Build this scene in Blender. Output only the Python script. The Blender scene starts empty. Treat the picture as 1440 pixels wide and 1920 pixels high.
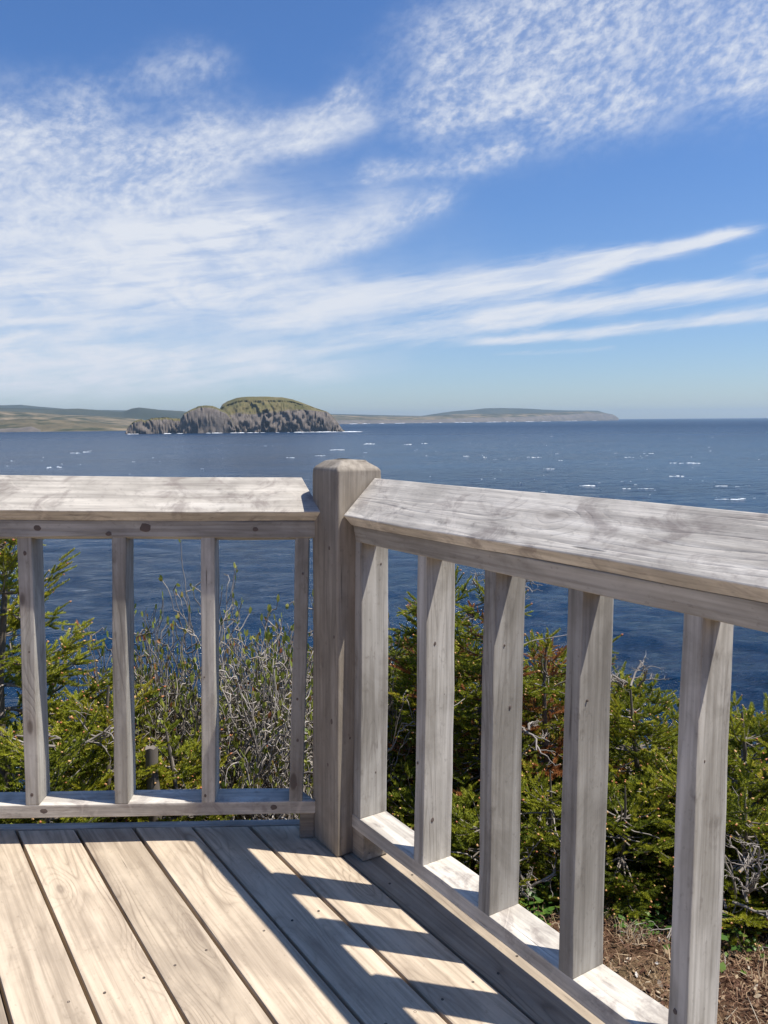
import bpy, bmesh, math, random
import numpy as np
from mathutils import Vector, Matrix
RNG = np.random.default_rng(7); random.seed(7)
sc = bpy.context.scene; col = sc.collection

# ------------------------------------------------------------------ camera, world, sun, exposure
F_PX = 1495.07
CAM_P = 0.0961; CAM_R = 0.0117; YAW = 0.0602          # camera against the deck
SEA_P = math.atan((960 - 787) / F_PX); SEA_R = -0.008     # camera against the true horizon
def cam_axes(p, r, yaw):
    f = np.array([math.sin(yaw) * math.cos(p), math.cos(yaw) * math.cos(p), -math.sin(p)])
    right = np.array([math.cos(yaw), -math.sin(yaw), 0]); up = np.cross(right, f)
    return math.cos(r) * right + math.sin(r) * up, -math.sin(r) * right + math.cos(r) * up, f
def rot3(p, r):
    R, U, Fw = cam_axes(p, r, YAW)
    return np.array([R, U, -Fw]).T
CD = rot3(CAM_P, CAM_R); CW = rot3(SEA_P, SEA_R)
TILT = CW @ CD.T                                          # deck frame -> world (the platform is not quite level)
CAM_DECK = np.array([0.0784, -2.2978, 1.1665])
CAM = TILT @ CAM_DECK
def M4(R3, t=(0, 0, 0)):
    m = Matrix.Identity(4)
    for i in range(3):
        for j in range(3): m[i][j] = float(R3[i, j])
        m[i][3] = float(t[i])
    return m
cam = bpy.data.cameras.new('camera'); co = bpy.data.objects.new('camera', cam); col.objects.link(co)
co.matrix_world = M4(CW, CAM)
cam.sensor_fit = 'VERTICAL'; cam.sensor_height = 36; cam.lens = F_PX / 1920 * 36
cam.clip_start = 0.05; cam.clip_end = 60000
sc.camera = co
SEA_Z = -28.0
_R, _U, _F = CW[:, 0], CW[:, 1], -CW[:, 2]
def ray(px, py):
    d = _F + _R * (px - 720) / F_PX - _U * (py - 960) / F_PX
    return d / math.hypot(d[0], d[1])                     # unit horizontal length
def at(px, py, dist): return CAM + ray(px, py) * dist

sun_dir = TILT @ np.array([0.4458, -0.1086, 1.0]); sun_dir /= np.linalg.norm(sun_dir)
SUN_EL = math.asin(sun_dir[2]); SUN_AZ = math.atan2(sun_dir[0], sun_dir[1])
sl = bpy.data.lights.new('sun', 'SUN'); sl.energy = 5.0; sl.angle = math.radians(0.53); sl.color = (1.0, 0.945, 0.86)
so = bpy.data.objects.new('sun', sl); col.objects.link(so)
so.rotation_mode = 'QUATERNION'; so.rotation_quaternion = Vector(sun_dir.tolist()).to_track_quat('Z', 'Y')
so.location = (3, -1, 8)
sc.view_settings.view_transform = 'Standard'; sc.view_settings.look = 'None'
sc.view_settings.exposure = 0.30; sc.view_settings.gamma = 1.0
sc.cycles.volume_bounces = 0; sc.cycles.max_bounces = 8

def rot_px(a):  # helper: pixel -> azimuth, elevation
    d = ray(*a); return math.atan2(d[0], d[1]), math.atan(d[2])

class NT:
    def __init__(s, nt): s.nt = nt; s.n = nt.nodes; s.l = nt.links
    def new(s, t, **kw):
        n = s.n.new(t)
        for k, v in kw.items():
            if k.startswith('_'): setattr(n, k[1:], v)
        return n
    def set(s, sock, v):
        if isinstance(v, bpy.types.NodeSocket): s.l.new(v, sock)
        else: sock.default_value = v
    def m(s, op, a, b=0.0, c=None, clamp=False):
        n = s.n.new('ShaderNodeMath'); n.operation = op; n.use_clamp = clamp
        s.set(n.inputs[0], a); s.set(n.inputs[1], b)
        if c is not None: s.set(n.inputs[2], c)
        return n.outputs[0]
    def v(s, op, a, b=(0, 0, 0)):
        n = s.n.new('ShaderNodeVectorMath'); n.operation = op; s.set(n.inputs[0], a); s.set(n.inputs[1], b)
        return n.outputs[0]
    def mr(s, v, a, b, c=0.0, d=1.0, t='SMOOTHSTEP'):
        n = s.n.new('ShaderNodeMapRange'); n.interpolation_type = t; n.clamp = True if t == 'LINEAR' else n.clamp
        s.set(n.inputs[0], v); s.set(n.inputs[1], a); s.set(n.inputs[2], b); s.set(n.inputs[3], c); s.set(n.inputs[4], d)
        return n.outputs[0]
    def noise(s, vec, scale=1.0, detail=4, rough=.55, dist=0.0, out=0):
        n = s.n.new('ShaderNodeTexNoise'); s.set(n.inputs['Vector'], vec); n.inputs['Scale'].default_value = scale
        n.inputs['Detail'].default_value = detail; n.inputs['Roughness'].default_value = rough; n.inputs['Distortion'].default_value = dist
        return n.outputs[out]
    def mix(s, f, a, b, bt='MIX'):
        n = s.n.new('ShaderNodeMix'); n.data_type = 'RGBA'; n.blend_type = bt
        s.set(n.inputs[0], f)
        for i, x in ((6, a), (7, b)):
            s.set(n.inputs[i], x if isinstance(x, bpy.types.NodeSocket) else (x[0], x[1], x[2], 1))
        return n.outputs[2]
    def comb(s, x, y, z=0.0):
        n = s.n.new('ShaderNodeCombineXYZ'); s.set(n.inputs[0], x); s.set(n.inputs[1], y); s.set(n.inputs[2], z); return n.outputs[0]

w = bpy.data.worlds.new('World'); sc.world = w; w.use_nodes = True
def build_world():
    T = NT(w.node_tree); T.n.clear()
    out = T.new('ShaderNodeOutputWorld'); bg = T.new('ShaderNodeBackground')
    sky = T.new('ShaderNodeTexSky'); sky.sky_type = 'NISHITA'; sky.sun_disc = False
    sky.sun_elevation = SUN_EL; sky.sun_rotation = SUN_AZ
    sky.air_density = 1.0; sky.dust_density = 0.25; sky.ozone_density = 2.4; sky.altitude = 30
    tc = T.new('ShaderNodeTexCoord'); D = tc.outputs['Generated']
    sep = T.new('ShaderNodeSeparateXYZ'); T.l.new(D, sep.inputs[0]); X, Y, Z = sep.outputs
    az = T.m('ARCTAN2', X, Y); el = T.m('ARCSINE', Z)
    zz = T.m('MAXIMUM', T.m('ADD', Z, 0.06), 0.03)
    px = T.m('DIVIDE', X, zz); py = T.m('DIVIDE', Y, zz)
    # rows of ripples run up to the right: turn the cloud plane a little
    warp = T.noise(T.comb(px, py, 0), 1.3, 3, .5, out=1)
    wv = T.v('SUBTRACT', warp, (.5, .5, .5))
    P = T.v('ADD', T.comb(px, py, 0), T.v('MULTIPLY', wv, (.5, .5, 0)))
    def lobe(a, b, w0, w1, amp, tap=1.6):
        """soft stroke from pixel a to b (as azimuth/elevation), half widths w0..w1 px, amplitude"""
        A = rot_px(a); B = rot_px(b); dx, dy = B[0] - A[0], B[1] - A[1]; L2 = dx * dx + dy * dy; L = math.sqrt(L2)
        u = T.m('ADD', az_w, -A[0]); v_ = T.m('ADD', el_w, -A[1])
        t = T.m('ADD', T.m('MULTIPLY', u, dx / L2), T.m('MULTIPLY', v_, dy / L2))
        tc_ = T.m('MINIMUM', T.m('MAXIMUM', t, 0.0), 1.0)
        perp = T.m('ADD', T.m('MULTIPLY', u, -dy / L), T.m('MULTIPLY', v_, dx / L))
        over = T.m('MULTIPLY', T.m('SUBTRACT', t, tc_), L)
        k = 1 / F_PX
        wd = T.m('ADD', T.m('MULTIPLY', tc_, (w1 - w0) * k), w0 * k)
        q = T.m('ADD', T.m('POWER', T.m('ABSOLUTE', T.m('DIVIDE', perp, wd)), 2.0), T.m('POWER', T.m('ABSOLUTE', T.m('DIVIDE', over, T.m('MULTIPLY', wd, tap))), 2.0))
        e = T.m('DIVIDE', 1.0, T.m('ADD', 1.0, T.m('POWER', q, 1.6)))
        return T.m('MULTIPLY', e, amp)
    aw = T.noise(T.comb(T.m('MULTIPLY', az, 1.0), T.m('MULTIPLY', el, 2.0), 3.1), 7, 4, .55, out=1)
    aws = T.new('ShaderNodeSeparateXYZ'); T.l.new(aw, aws.inputs[0])
    az_w = T.m('ADD', az, T.m('MULTIPLY', T.m('SUBTRACT', aws.outputs[0], .5), .07))
    el_w = T.m('ADD', el, T.m('MULTIPLY', T.m('SUBTRACT', aws.outputs[1], .5), .05))
    def total(lst):
        s = None
        for a in lst:
            e = lobe(*a); s = e if s is None else T.m('ADD', s, e)
        return s
    # mackerel (broken) layer
    mack = total([((900, 110), (1500, -30), 95, 120, .88), ((1080, 215), (1480, 70), 36, 60, .5), ((-140, 250), (130, 330), 85, 100, .82),
                  ((190, 180), (400, 125), 42, 28, .36), ((330, 330), (650, 196), 44, 28, .92), ((-60, 430), (330, 300), 70, 60, .55),
                  ((690, 330), (960, 285), 17, 13, .5), ((560, 470), (800, 385), 46, 24, .62), ((830, 225), (1000, 200), 14, 14, .3)])
    # smooth cirrus veil
    veil = total([((420, 282), (670, 218), 30, 20, .55), ((-80, 480), (400, 445), 75, 62, .72), ((300, 500), (700, 408), 66, 38, .6), ((-60, 590), (560, 560), 90, 60, .52),
                  ((-60, 300), (110, 300), 60, 40, .32), ((-140, 700), (480, 690), 68, 30, .80, 6.0), ((480, 590), (860, 530), 30, 26, .5)])
    # clean streaks
    az_w, el_w = T.m('ADD', az, T.m('MULTIPLY', T.m('SUBTRACT', aws.outputs[0], .5), .02)), T.m('ADD', el, T.m('MULTIPLY', T.m('SUBTRACT', aws.outputs[2], .5), .012))
    streak = total([((560, 572), (1090, 510), 34, 22, .62), ((1040, 508), (1340, 446), 21, 11, .8, 5.0), ((450, 668), (1000, 590), 22, 17, .5),
                    ((980, 588), (1480, 527), 17, 14, .72, 4.0), ((930, 638), (1480, 583), 8, 13, .62, 7.0), ((930, 664), (1150, 652), 4, 5, .25), ((1200, 545), (1400, 515), 8, 10, .25),
                    ((1420, 490), (1600, 480), 14, 14, .3)])
    AE = T.comb(T.m('ADD', az, T.m('MULTIPLY', el, -.5)), T.m('MULTIPLY', el, 1.35), 1.7)
    AE = T.v('ADD', AE, T.v('MULTIPLY', wv, (.05, .05, 0)))
    rip = T.noise(AE, 84, 3, .6, .15); rip2 = T.noise(AE, 17, 5, .65)
    r = T.mr(T.m('ADD', T.m('MULTIPLY', rip, .62), T.m('MULTIPLY', rip2, .58)), .40, .86, 0, 1)
    m1 = T.m('MULTIPLY', T.mr(mack, .10, 1.0, 0, 1), T.m('ADD', .10, T.m('MULTIPLY', r, .86)))
    # fibrous texture drawn out along azimuth with a slant
    sl_ = T.m('ADD', el, T.m('MULTIPLY', az, -0.14))
    mack = T.m('MULTIPLY', mack, T.mr(T.noise(AE, 5.5, 3, .55),   .32, .58, .55, 1.12))
    m1 = T.m('MULTIPLY', T.mr(mack, .08, .95, 0, 1), T.m('ADD', .20, T.m('MULTIPLY', r, .76)))
    fib = T.noise(T.comb(T.m('MULTIPLY', az, 4.0), T.m('MULTIPLY', sl_, 34.0), 0), 1.6, 6, .62, .4)
    fib2 = T.noise(T.comb(T.m('MULTIPLY', az, 9.0), T.m('MULTIPLY', el, 22.0), 5), 2.0, 5, .6, .6)
    f = T.mr(T.m('ADD', T.m('MULTIPLY', fib, .6), T.m('MULTIPLY', fib2, .4)), .30, .66, .35, 1.12)
    m2 = T.m('MULTIPLY', T.mr(veil, .02, 1.0, 0, 1.0, 'LINEAR'), f)
    fray = T.noise(T.comb(T.m('MULTIPLY', az, 14.0), T.m('MULTIPLY', sl_, 90.0), 2), 1.0, 5, .65, .5)
    streak = T.m('ADD', streak, T.m('MULTIPLY', T.m('MULTIPLY', T.m('SUBTRACT', fray, .5), 1.5), T.m('MINIMUM', T.m('MULTIPLY', streak, 2.0), .6)))
    m3 = T.m('MULTIPLY', T.mr(streak, .08, .95, 0, 1.0), T.mr(fib, .25, .6, .55, 1.08))
    inv = T.m('MULTIPLY', T.m('MULTIPLY', T.m('SUBTRACT', 1, m1, clamp=True), T.m('SUBTRACT', 1, m2, clamp=True)), T.m('SUBTRACT', 1, m3, clamp=True))
    dens = T.m('SUBTRACT', 1, inv, clamp=True)
    # everywhere else in the sky: a light scatter of broken cloud
    gen = T.mr(T.noise(P, .8, 5, .6), .56, .8, 0, .5)
    back = T.mr(T.m('ABSOLUTE', T.m('ADD', az, -YAW)), .62, .9, 0, 1)
    dens = T.m('MAXIMUM', dens, T.m('MULTIPLY', T.m('MULTIPLY', gen, .5), back))
    dens = T.m('MULTIPLY', dens, T.mr(el, .0, .05, .25, 1))
    # the blue sky: scaled Nishita
    skyc = T.mix(1.0, sky.outputs[0], T.mix(T.mr(el, 0, .42, 0, 1), (.80, .935, 1.19), SKY_TINT), 'MULTIPLY')
    cl = T.mix(dens, skyc, CLOUD)
    T.l.new(cl, bg.inputs[0]); bg.inputs[1].default_value = 0.084
    T.l.new(bg.outputs[0], out.inputs[0])
SKY_TINT = (.66, .95, 1.33); CLOUD = (7.3, 7.7, 8.5)
build_world()
w.cycles.sampling_method = 'MANUAL'; w.cycles.sample_map_resolution = 512

# ------------------------------------------------------------------ helpers
def empty(name, label, cat, mat=None, loc=(0, 0, 0), group=None, kind=None):
    o = bpy.data.objects.new(name, None); col.objects.link(o); o.empty_display_size = .1
    o.matrix_world = mat if mat is not None else Matrix.Translation(Vector([float(x) for x in loc]))
    tag(o, label, cat, group, kind); return o
def tag(o, label=None, cat=None, group=None, kind=None):
    if label: o['label'] = label
    if cat: o['category'] = cat
    if group: o['group'] = group
    if kind: o['kind'] = kind
    return o
def mesh_np(name, V, Fa, mats, parent=None, attrs=None, fmat=None, smooth=False):
    """V (n,3); Fa: list of arrays (m,k) of faces with equal k, or one array"""
    if isinstance(Fa, np.ndarray): Fa = [Fa]
    me = bpy.data.meshes.new(name); V = np.asarray(V, np.float32)
    me.vertices.add(len(V)); me.vertices.foreach_set('co', V.ravel())
    nl = sum(f.size for f in Fa); npoly = sum(len(f) for f in Fa)
    me.loops.add(nl); me.polygons.add(npoly)
    me.loops.foreach_set('vertex_index', np.concatenate([f.ravel() for f in Fa]).astype(np.int32))
    tot = np.concatenate([np.full(len(f), f.shape[1]) for f in Fa]).astype(np.int32)
    st = np.concatenate([[0], np.cumsum(tot)[:-1]]).astype(np.int32)
    me.polygons.foreach_set('loop_start', st)
    if fmat is not None: me.polygons.foreach_set('material_index', np.asarray(fmat, np.int32))
    if smooth: me.polygons.foreach_set('use_smooth', np.ones(npoly, bool))
    for k, a in (attrs or {}).items():
        a = np.asarray(a, np.float32)
        at_ = me.attributes.new(k, 'FLOAT_VECTOR' if a.ndim == 2 else 'FLOAT', 'POINT')
        at_.data.foreach_set('vector' if a.ndim == 2 else 'value', a.ravel())
    me.update(calc_edges=True); me.validate()
    for m in (mats if isinstance(mats, (list, tuple)) else [mats]): me.materials.append(m)
    o = bpy.data.objects.new(name, me); col.objects.link(o)
    if parent is not None: o.parent = parent
    return o
def new_mat(name):
    m = bpy.data.materials.new(name); m.use_nodes = True; T = NT(m.node_tree)
    b = T.n['Principled BSDF']; return m, T, b
def vnoise(x, y, seed=0, oct=4, lac=2.0, gain=.5):
    """value noise in numpy"""
    r = np.random.default_rng(seed); tab = r.random((256, 256)); out = 0; a = 1; tot = 0
    x = np.asarray(x, float); y = np.asarray(y, float)
    for o in range(oct):
        xi = np.floor(x).astype(int); yi = np.floor(y).astype(int); fx = x - xi; fy = y - yi
        fx = fx * fx * (3 - 2 * fx); fy = fy * fy * (3 - 2 * fy)
        g = lambda i, j: tab[(xi + i) % 256, (yi + j) % 256]
        v = (g(0, 0) * (1 - fx) + g(1, 0) * fx) * (1 - fy) + (g(0, 1) * (1 - fx) + g(1, 1) * fx) * fy
        out = out + a * v; tot += a; a *= gain; x = x * lac + 17.3; y = y * lac + 9.1
    return out / tot

# ------------------------------------------------------------------ weathered wood
def wood(name, light, mid, dark, knot=(.10, .075, .06), ring=.5, blotch=.5, knots=1.0, bump=.35, scars=0.0):
    m, T, b = new_mat(name)
    a = T.new('ShaderNodeAttribute'); a.attribute_name = 'wc'; W = a.outputs['Vector']
    # knots
    kv = T.new('ShaderNodeTexVoronoi'); kv.feature = 'F1'; T.l.new(T.v('MULTIPLY', W, (2.6, 6.5, 6.5)), kv.inputs['Vector']); kv.inputs['Scale'].default_value = 1
    kd = kv.outputs['Distance']
    swirl = T.m('MULTIPLY', T.m('POWER', 2.718, T.m('MULTIPLY', T.m('POWER', kd, 2.0), -16.0)), 1.3)
    n1 = T.noise(T.v('MULTIPLY', W, (.55, 7, 7)), 1, 2, .45, .15)
    ph = T.m('ADD', T.m('MULTIPLY', n1, 25.0), T.m('MULTIPLY', swirl, 3.2))
    s = T.m('ABSOLUTE', T.m('SINE', T.m('MULTIPLY', ph, 3.1416)))
    rings = T.m('POWER', T.m('SUBTRACT', 1.0, s), 2.2)
    tone = T.noise(T.v('MULTIPLY', W, (.12, .12, .12)), 1, 0, .5)
    fine = T.noise(T.v('MULTIPLY', W, (7, 230, 230)), 1, 3, .6)
    fine2 = T.noise(T.v('MULTIPLY', W, (2.2, 75, 75)), 1, 4, .6)
    blo = T.noise(T.v('MULTIPLY', W, (4, 7, 7)), 1, 5, .62, .6)
    blo2 = T.noise(T.v('MULTIPLY', W, (17, 30, 30)), 1, 4, .65)
    c = T.mix(T.mr(blo, .36, .64), mid, light)
    ringm = T.mr(T.noise(T.v('MULTIPLY', W, (1.5, 9, 9)), 1, 3, .5), .38, .62)
    rings = T.m('MULTIPLY', rings, ringm)
    c = T.mix(T.m('MULTIPLY', T.mr(fine2, .35, .72), .55), c, dark)
    c = T.mix(T.m('MULTIPLY', rings, ring), c, dark)
    c = T.mix(T.m('MULTIPLY', T.mr(blo2, .58, .80), blotch), c, dark)
    c = T.mix(T.m('MULTIPLY', T.mr(fine, .55, .8), .35), c, light)
    bl = T.noise(T.v('MULTIPLY', W, (2.0, 30, 30)), 1, 3, .55)
    c = T.mix(T.m('MULTIPLY', T.mr(bl, .52, .68), .45), c, (min(1, light[0] * 1.25), min(1, light[1] * 1.27), min(1, light[2] * 1.30)))
    # narrow drying cracks
    ck = T.noise(T.v('MULTIPLY', W, (1.6, 95, 95)), 1, 2, .5)
    crack = T.m('MULTIPLY', T.mr(ck, .70, .735), T.mr(T.noise(T.v('MULTIPLY', W, (5, 12, 12)), 1, 2), .5, .6))
    c = T.mix(T.m('MULTIPLY', crack, .8), c, (dark[0] * .35, dark[1] * .33, dark[2] * .32))
    kk = T.m('MULTIPLY', T.mr(kd, .050, .080, 1, 0), knots)
    kh = T.m('MULTIPLY', T.mr(kd, .07, .20, 1, 0), .45 * knots)
    c = T.mix(kh, c, (knot[0] * 2.2, knot[1] * 2.2, knot[2] * 2.2)); c = T.mix(kk, c, knot)
    if scars:
        # pale diagonal drag marks and dark mildew patches on the flat handrail boards
        wr = T.new('ShaderNodeVectorRotate'); wr.rotation_type = 'Z_AXIS'; T.l.new(W, wr.inputs['Vector']); wr.inputs['Angle'].default_value = .9
        wr2 = T.new('ShaderNodeVectorRotate'); wr2.rotation_type = 'Y_AXIS'; T.l.new(wr.outputs[0], wr2.inputs['Vector']); wr2.inputs['Angle'].default_value = -.7
        sn = T.noise(T.v('MULTIPLY', wr2.outputs[0], (3.2, 9, 3.2)), 1, 2, .5, .3)
        sc_m = T.m('MULTIPLY', T.mr(T.m('ABSOLUTE', T.m('SUBTRACT', sn, .5)), .004, .020, 1, 0), T.mr(T.noise(T.v('MULTIPLY', W, (6, 9, 9)), 1, 2), .50, .60))
        mil = T.noise(T.v('MULTIPLY', W, (9, 14, 14)), 1, 5, .68, .8)
        c = T.mix(T.m('MULTIPLY', T.mr(mil, .48, .68), .62), c, (.20, .165, .15))
        c = T.mix(T.m('MULTIPLY', sc_m, .22), c, (.74, .67, .58))
    speck = T.noise(T.v('MULTIPLY', W, (60, 90, 90)), 1, 3, .6)
    c = T.mix(T.m('MULTIPLY', T.mr(speck, .6, .75), .35), c, dark)
    tv = T.mr(tone, .32, .68, .74, 1.14); c = T.mix(1.0, c, T.comb(tv, tv, tv), 'MULTIPLY')
    T.l.new(c, b.inputs['Base Color']); b.inputs['Roughness'].default_value = .78
    b.inputs['Specular IOR Level'].default_value = .25
    h = T.m('ADD', T.m('MULTIPLY', fine2, .5), T.m('ADD', T.m('MULTIPLY', fine, .35), T.m('MULTIPLY', rings, -.35)))
    h = T.m('ADD', h, T.m('ADD', T.m('MULTIPLY', crack, -1.3), T.m('MULTIPLY', blo2, .6)))
    bp = T.new('ShaderNodeBump'); bp.inputs['Strength'].default_value = bump; bp.inputs['Distance'].default_value = .0022
    T.l.new(h, bp.inputs['Height']); T.l.new(bp.outputs[0], b.inputs['Normal'])
    return m
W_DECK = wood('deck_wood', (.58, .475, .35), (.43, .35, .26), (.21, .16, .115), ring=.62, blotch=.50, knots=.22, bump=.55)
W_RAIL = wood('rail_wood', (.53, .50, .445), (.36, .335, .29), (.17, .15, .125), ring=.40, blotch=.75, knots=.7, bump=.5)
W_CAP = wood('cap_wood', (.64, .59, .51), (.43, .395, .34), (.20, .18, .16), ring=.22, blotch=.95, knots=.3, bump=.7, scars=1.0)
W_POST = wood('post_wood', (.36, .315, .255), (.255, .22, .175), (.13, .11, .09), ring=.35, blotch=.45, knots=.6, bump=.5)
mm, T, b = new_mat('screw_metal'); b.inputs['Base Color'].default_value = (.09, .07, .055, 1); b.inputs['Roughness'].default_value = .7; SCREW = mm
mm, T, b = new_mat('knot_dark'); b.inputs['Base Color'].default_value = (.13, .10, .085, 1); b.inputs['Roughness'].default_value = .9; KNOT = mm

ANG = math.radians(59.456)
DV = np.array([math.cos(ANG), -math.sin(ANG), 0]); NV = np.array([math.sin(ANG), math.cos(ANG), 0])
ZV = np.array([0, 0, 1.0]); XV = np.array([1.0, 0, 0]); YV = np.array([0, 1.0, 0])
class Frame:
    """deck-space frame: u along, v across (outward), z up"""
    def __init__(s, o, u, v): s.o = np.array(o, float); s.u = u; s.v = v; s.R = np.array([u, v, ZV]).T
    def p(s, a, b_, c): return s.o + s.u * a + s.v * b_ + ZV * c
FR = Frame((-.0045, 0, 0), DV, NV)      # right side: runs towards the camera
FL = Frame((0, 0, 0), XV, YV)           # left side
class MB:
    def __init__(s, base=(0, 0, 0)): s.V = []; s.F = []; s.M = []; s.W = []; s.n = 0; s.base = np.array(base, float)
    def add(s, V, F, W, mat=0):
        V = np.asarray(V, float); s.V.append(V - s.base); s.W.append(W)
        for f in F: s.F.append([i + s.n for i in f]); s.M.append(mat)
        s.n += len(V)
    def piece(s, poly, a0, a1, O, ax, bx, cx, bev=.0022, cuts=(), seg=None, jit=.0006, shear=(0, 0), mat=0, wob=.0012):
        """prism: poly of (b,c) swept along ax from a0 to a1; O origin; shear: (db,dc) per metre along; grain runs along ax"""
        bm = bmesh.new(); n = len(poly)
        if seg is None: seg = max(1, int(abs(a1 - a0) / .12))
        off = RNG.random(3) * 40; ph = RNG.random(6) * 6.28; rr = RNG.normal(0, 1, (seg + 1, n, 2)) * jit
        rings = []
        for i in range(seg + 1):
            a = a0 + (a1 - a0) * i / seg; r = []
            wb = wob * math.sin(a * 3.1 + ph[0]) * .6 + wob * .4 * math.sin(a * 8.3 + ph[1]); wc_ = wob * .6 * math.sin(a * 2.3 + ph[2]) + wob * .4 * math.sin(a * 7.1 + ph[3])
            e = 0 if i in (0, seg) else 1
            for j, (pb, pc) in enumerate(poly):
                r.append(bm.verts.new((a, pb + shear[0] * (a - a0) + wb * e + rr[i, j, 0] * e, pc + shear[1] * (a - a0) + wc_ * e + rr[i, j, 1] * e)))
            rings.append(r)
        longe = []
        for i in range(seg):
            for j in range(n):
                k = (j + 1) % n; bm.faces.new((rings[i][j], rings[i][k], rings[i + 1][k], rings[i + 1][j]))
        bm.faces.new(rings[0][::-1]); bm.faces.new(rings[-1])
        bmesh.ops.recalc_face_normals(bm, faces=bm.faces[:])
        Rm = np.array([ax, bx, cx]).T
        for (cp, cn) in cuts:       # deck-space plane: keep the side opposite the normal
            lp = Rm.T @ (np.array(cp, float) - np.array(O, float)); ln = Rm.T @ np.array(cn, float)
            g = bm.verts[:] + bm.edges[:] + bm.faces[:]
            r = bmesh.ops.bisect_plane(bm, geom=g, dist=1e-6, plane_co=Vector(lp.tolist()), plane_no=Vector(ln.tolist()), clear_outer=True)
            ed = [x for x in r['geom_cut'] if isinstance(x, bmesh.types.BMEdge)]
            if ed: bmesh.ops.holes_fill(bm, edges=ed, sides=0)
        if bev > 0:
            es = [e for e in bm.edges if len(e.link_faces) == 2 and e.calc_face_angle(0) > .5]
            bmesh.ops.bevel(bm, geom=es, offset=bev, segments=2, affect='EDGES', profile=.6)
        bmesh.ops.recalc_face_normals(bm, faces=bm.faces[:])
        bm.verts.ensure_lookup_table()
        L = np.array([v.co[:] for v in bm.verts]); F = [[v.index for v in f.verts] for f in bm.faces]; bm.free()
        s.add((Rm @ L.T).T + np.array(O, float), F, L + off, mat)
    def knot(s, P, nrm, up, r, el=1.0):
        """a small dark knot let into a face: shallow irregular button, 0.7 mm proud"""
        nrm = np.array(nrm, float); nrm /= np.linalg.norm(nrm); up = np.array(up, float); up = up - nrm * (up @ nrm); up /= np.linalg.norm(up); sd = np.cross(up, nrm)
        k = 12; r *= .72; V = [P + nrm * .0009]; jr = 1 + RNG.normal(0, .07, k)
        for i in range(k):
            t = i * 2 * math.pi / k; V.append(P + nrm * .0005 + (up * math.cos(t) * el + sd * math.sin(t)) * r * jr[i] * .8)
        for i in range(k):
            t = i * 2 * math.pi / k; V.append(P - nrm * .002 + (up * math.cos(t) * el + sd * math.sin(t)) * r * jr[i])
        F = [[0, 1 + i, 1 + (i + 1) % k] for i in range(k)] + [[1 + i, 1 + k + i, 1 + k + (i + 1) % k, 1 + (i + 1) % k] for i in range(k)]
        s.add(V, F, np.array(V) * 1.0, 1)
    def build(s, name, mats, parent=None):
        V = np.concatenate(s.V); Wc = np.concatenate(s.W)
        me = bpy.data.meshes.new(name); me.from_pydata(V.tolist(), [], s.F)
        at_ = me.attributes.new('wc', 'FLOAT_VECTOR', 'POINT'); at_.data.foreach_set('vector', Wc.astype(np.float32).ravel())
        for m in (mats if isinstance(mats, (list, tuple)) else [mats]): me.materials.append(m)
        me.polygons.foreach_set('material_index', np.array(s.M, np.int32))
        o = bpy.data.objects.new(name, me); col.objects.link(o)
        if parent is not None: o.parent = parent
        return o
MT = M4(TILT)
def dthing(name, label, cat, base, group=None):
    return empty(name, label, cat, MT @ Matrix.Translation(Vector([float(x) for x in base])), group=group)
def rect(y0, y1, z0, z1): return [(y0, z0), (y1, z0), (y1, z1), (y0, z1)]

# ------------------------------------------------------------------ deck
deck_base = (-1.0, -1.6, -.2)
deck = dthing('wooden_deck', 'weathered tan plank deck floor crossed by railing shadows', 'deck', deck_base)
mb = MB(deck_base)
for k in range(-17, 1):
    y0 = k * .146 + .0041 + RNG.normal(0, .0006); y1 = (k + 1) * .146 - .0041 + RNG.normal(0, .0006)
    zt = RNG.normal(0, .0007)
    O = FR.p(0, 0, zt)
    mb.piece(rect(y0, y1, -.038, 0), -2.6, 4.6, O, DV, NV, ZV, bev=.003, cuts=[((0, .001, 0), (0, 1, 0))], seg=24, wob=.0010, jit=.0003)
    for sj in (.40, .80, 1.20, 1.60, 2.0, 2.4):
        for yy in (y0 + .028, y1 - .030):
            P = FR.p(sj + RNG.normal(0, .006) + .0, yy + RNG.normal(0, .004), zt + .0006)
            if P[1] < -.02 and RNG.random() < .9:
                r = .0032; kk = 9
                V = [P + np.array([0, 0, -.0004])] + [P + np.array([math.cos(t) * r, math.sin(t) * r, .0003]) for t in np.linspace(0, 6.283, kk, endpoint=False)] + [P + np.array([math.cos(t) * r, math.sin(t) * r, -.003]) for t in np.linspace(0, 6.283, kk, endpoint=False)]
                F = [[0, 1 + i, 1 + (i + 1) % kk] for i in range(kk)] + [[1 + i, 1 + kk + i, 1 + kk + (i + 1) % kk, 1 + (i + 1) % kk] for i in range(kk)]
                mb.add(V, F, np.array(V), 1)
mb.build('decking', [W_DECK, SCREW], deck)
mb = MB(deck_base)
mb.piece(rect(.0052, .040, -.20, .001), -4.2, .14, np.zeros(3), XV, YV, ZV, bev=.003)
mb.build('rim_joist', W_RAIL, deck)
mb = MB(deck_base)
mb.piece(rect(.150, .188, -.20, -.002), -.05, 4.2, FR.o, DV, NV, ZV, bev=.003)
mb.build('rim_joist', W_RAIL, deck)
for sj in (.40, .80, 1.20, 1.60, 2.0):
    mb = MB(deck_base)
    mb.piece(rect(-.019, .019, -.20, -.0395), -2.4, .148, FR.p(sj, 0, 0), NV, -DV, ZV, bev=0, cuts=[((0, .003, 0), (0, 1, 0))], seg=4)
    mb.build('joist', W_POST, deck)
mb = MB(deck_base)
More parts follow.
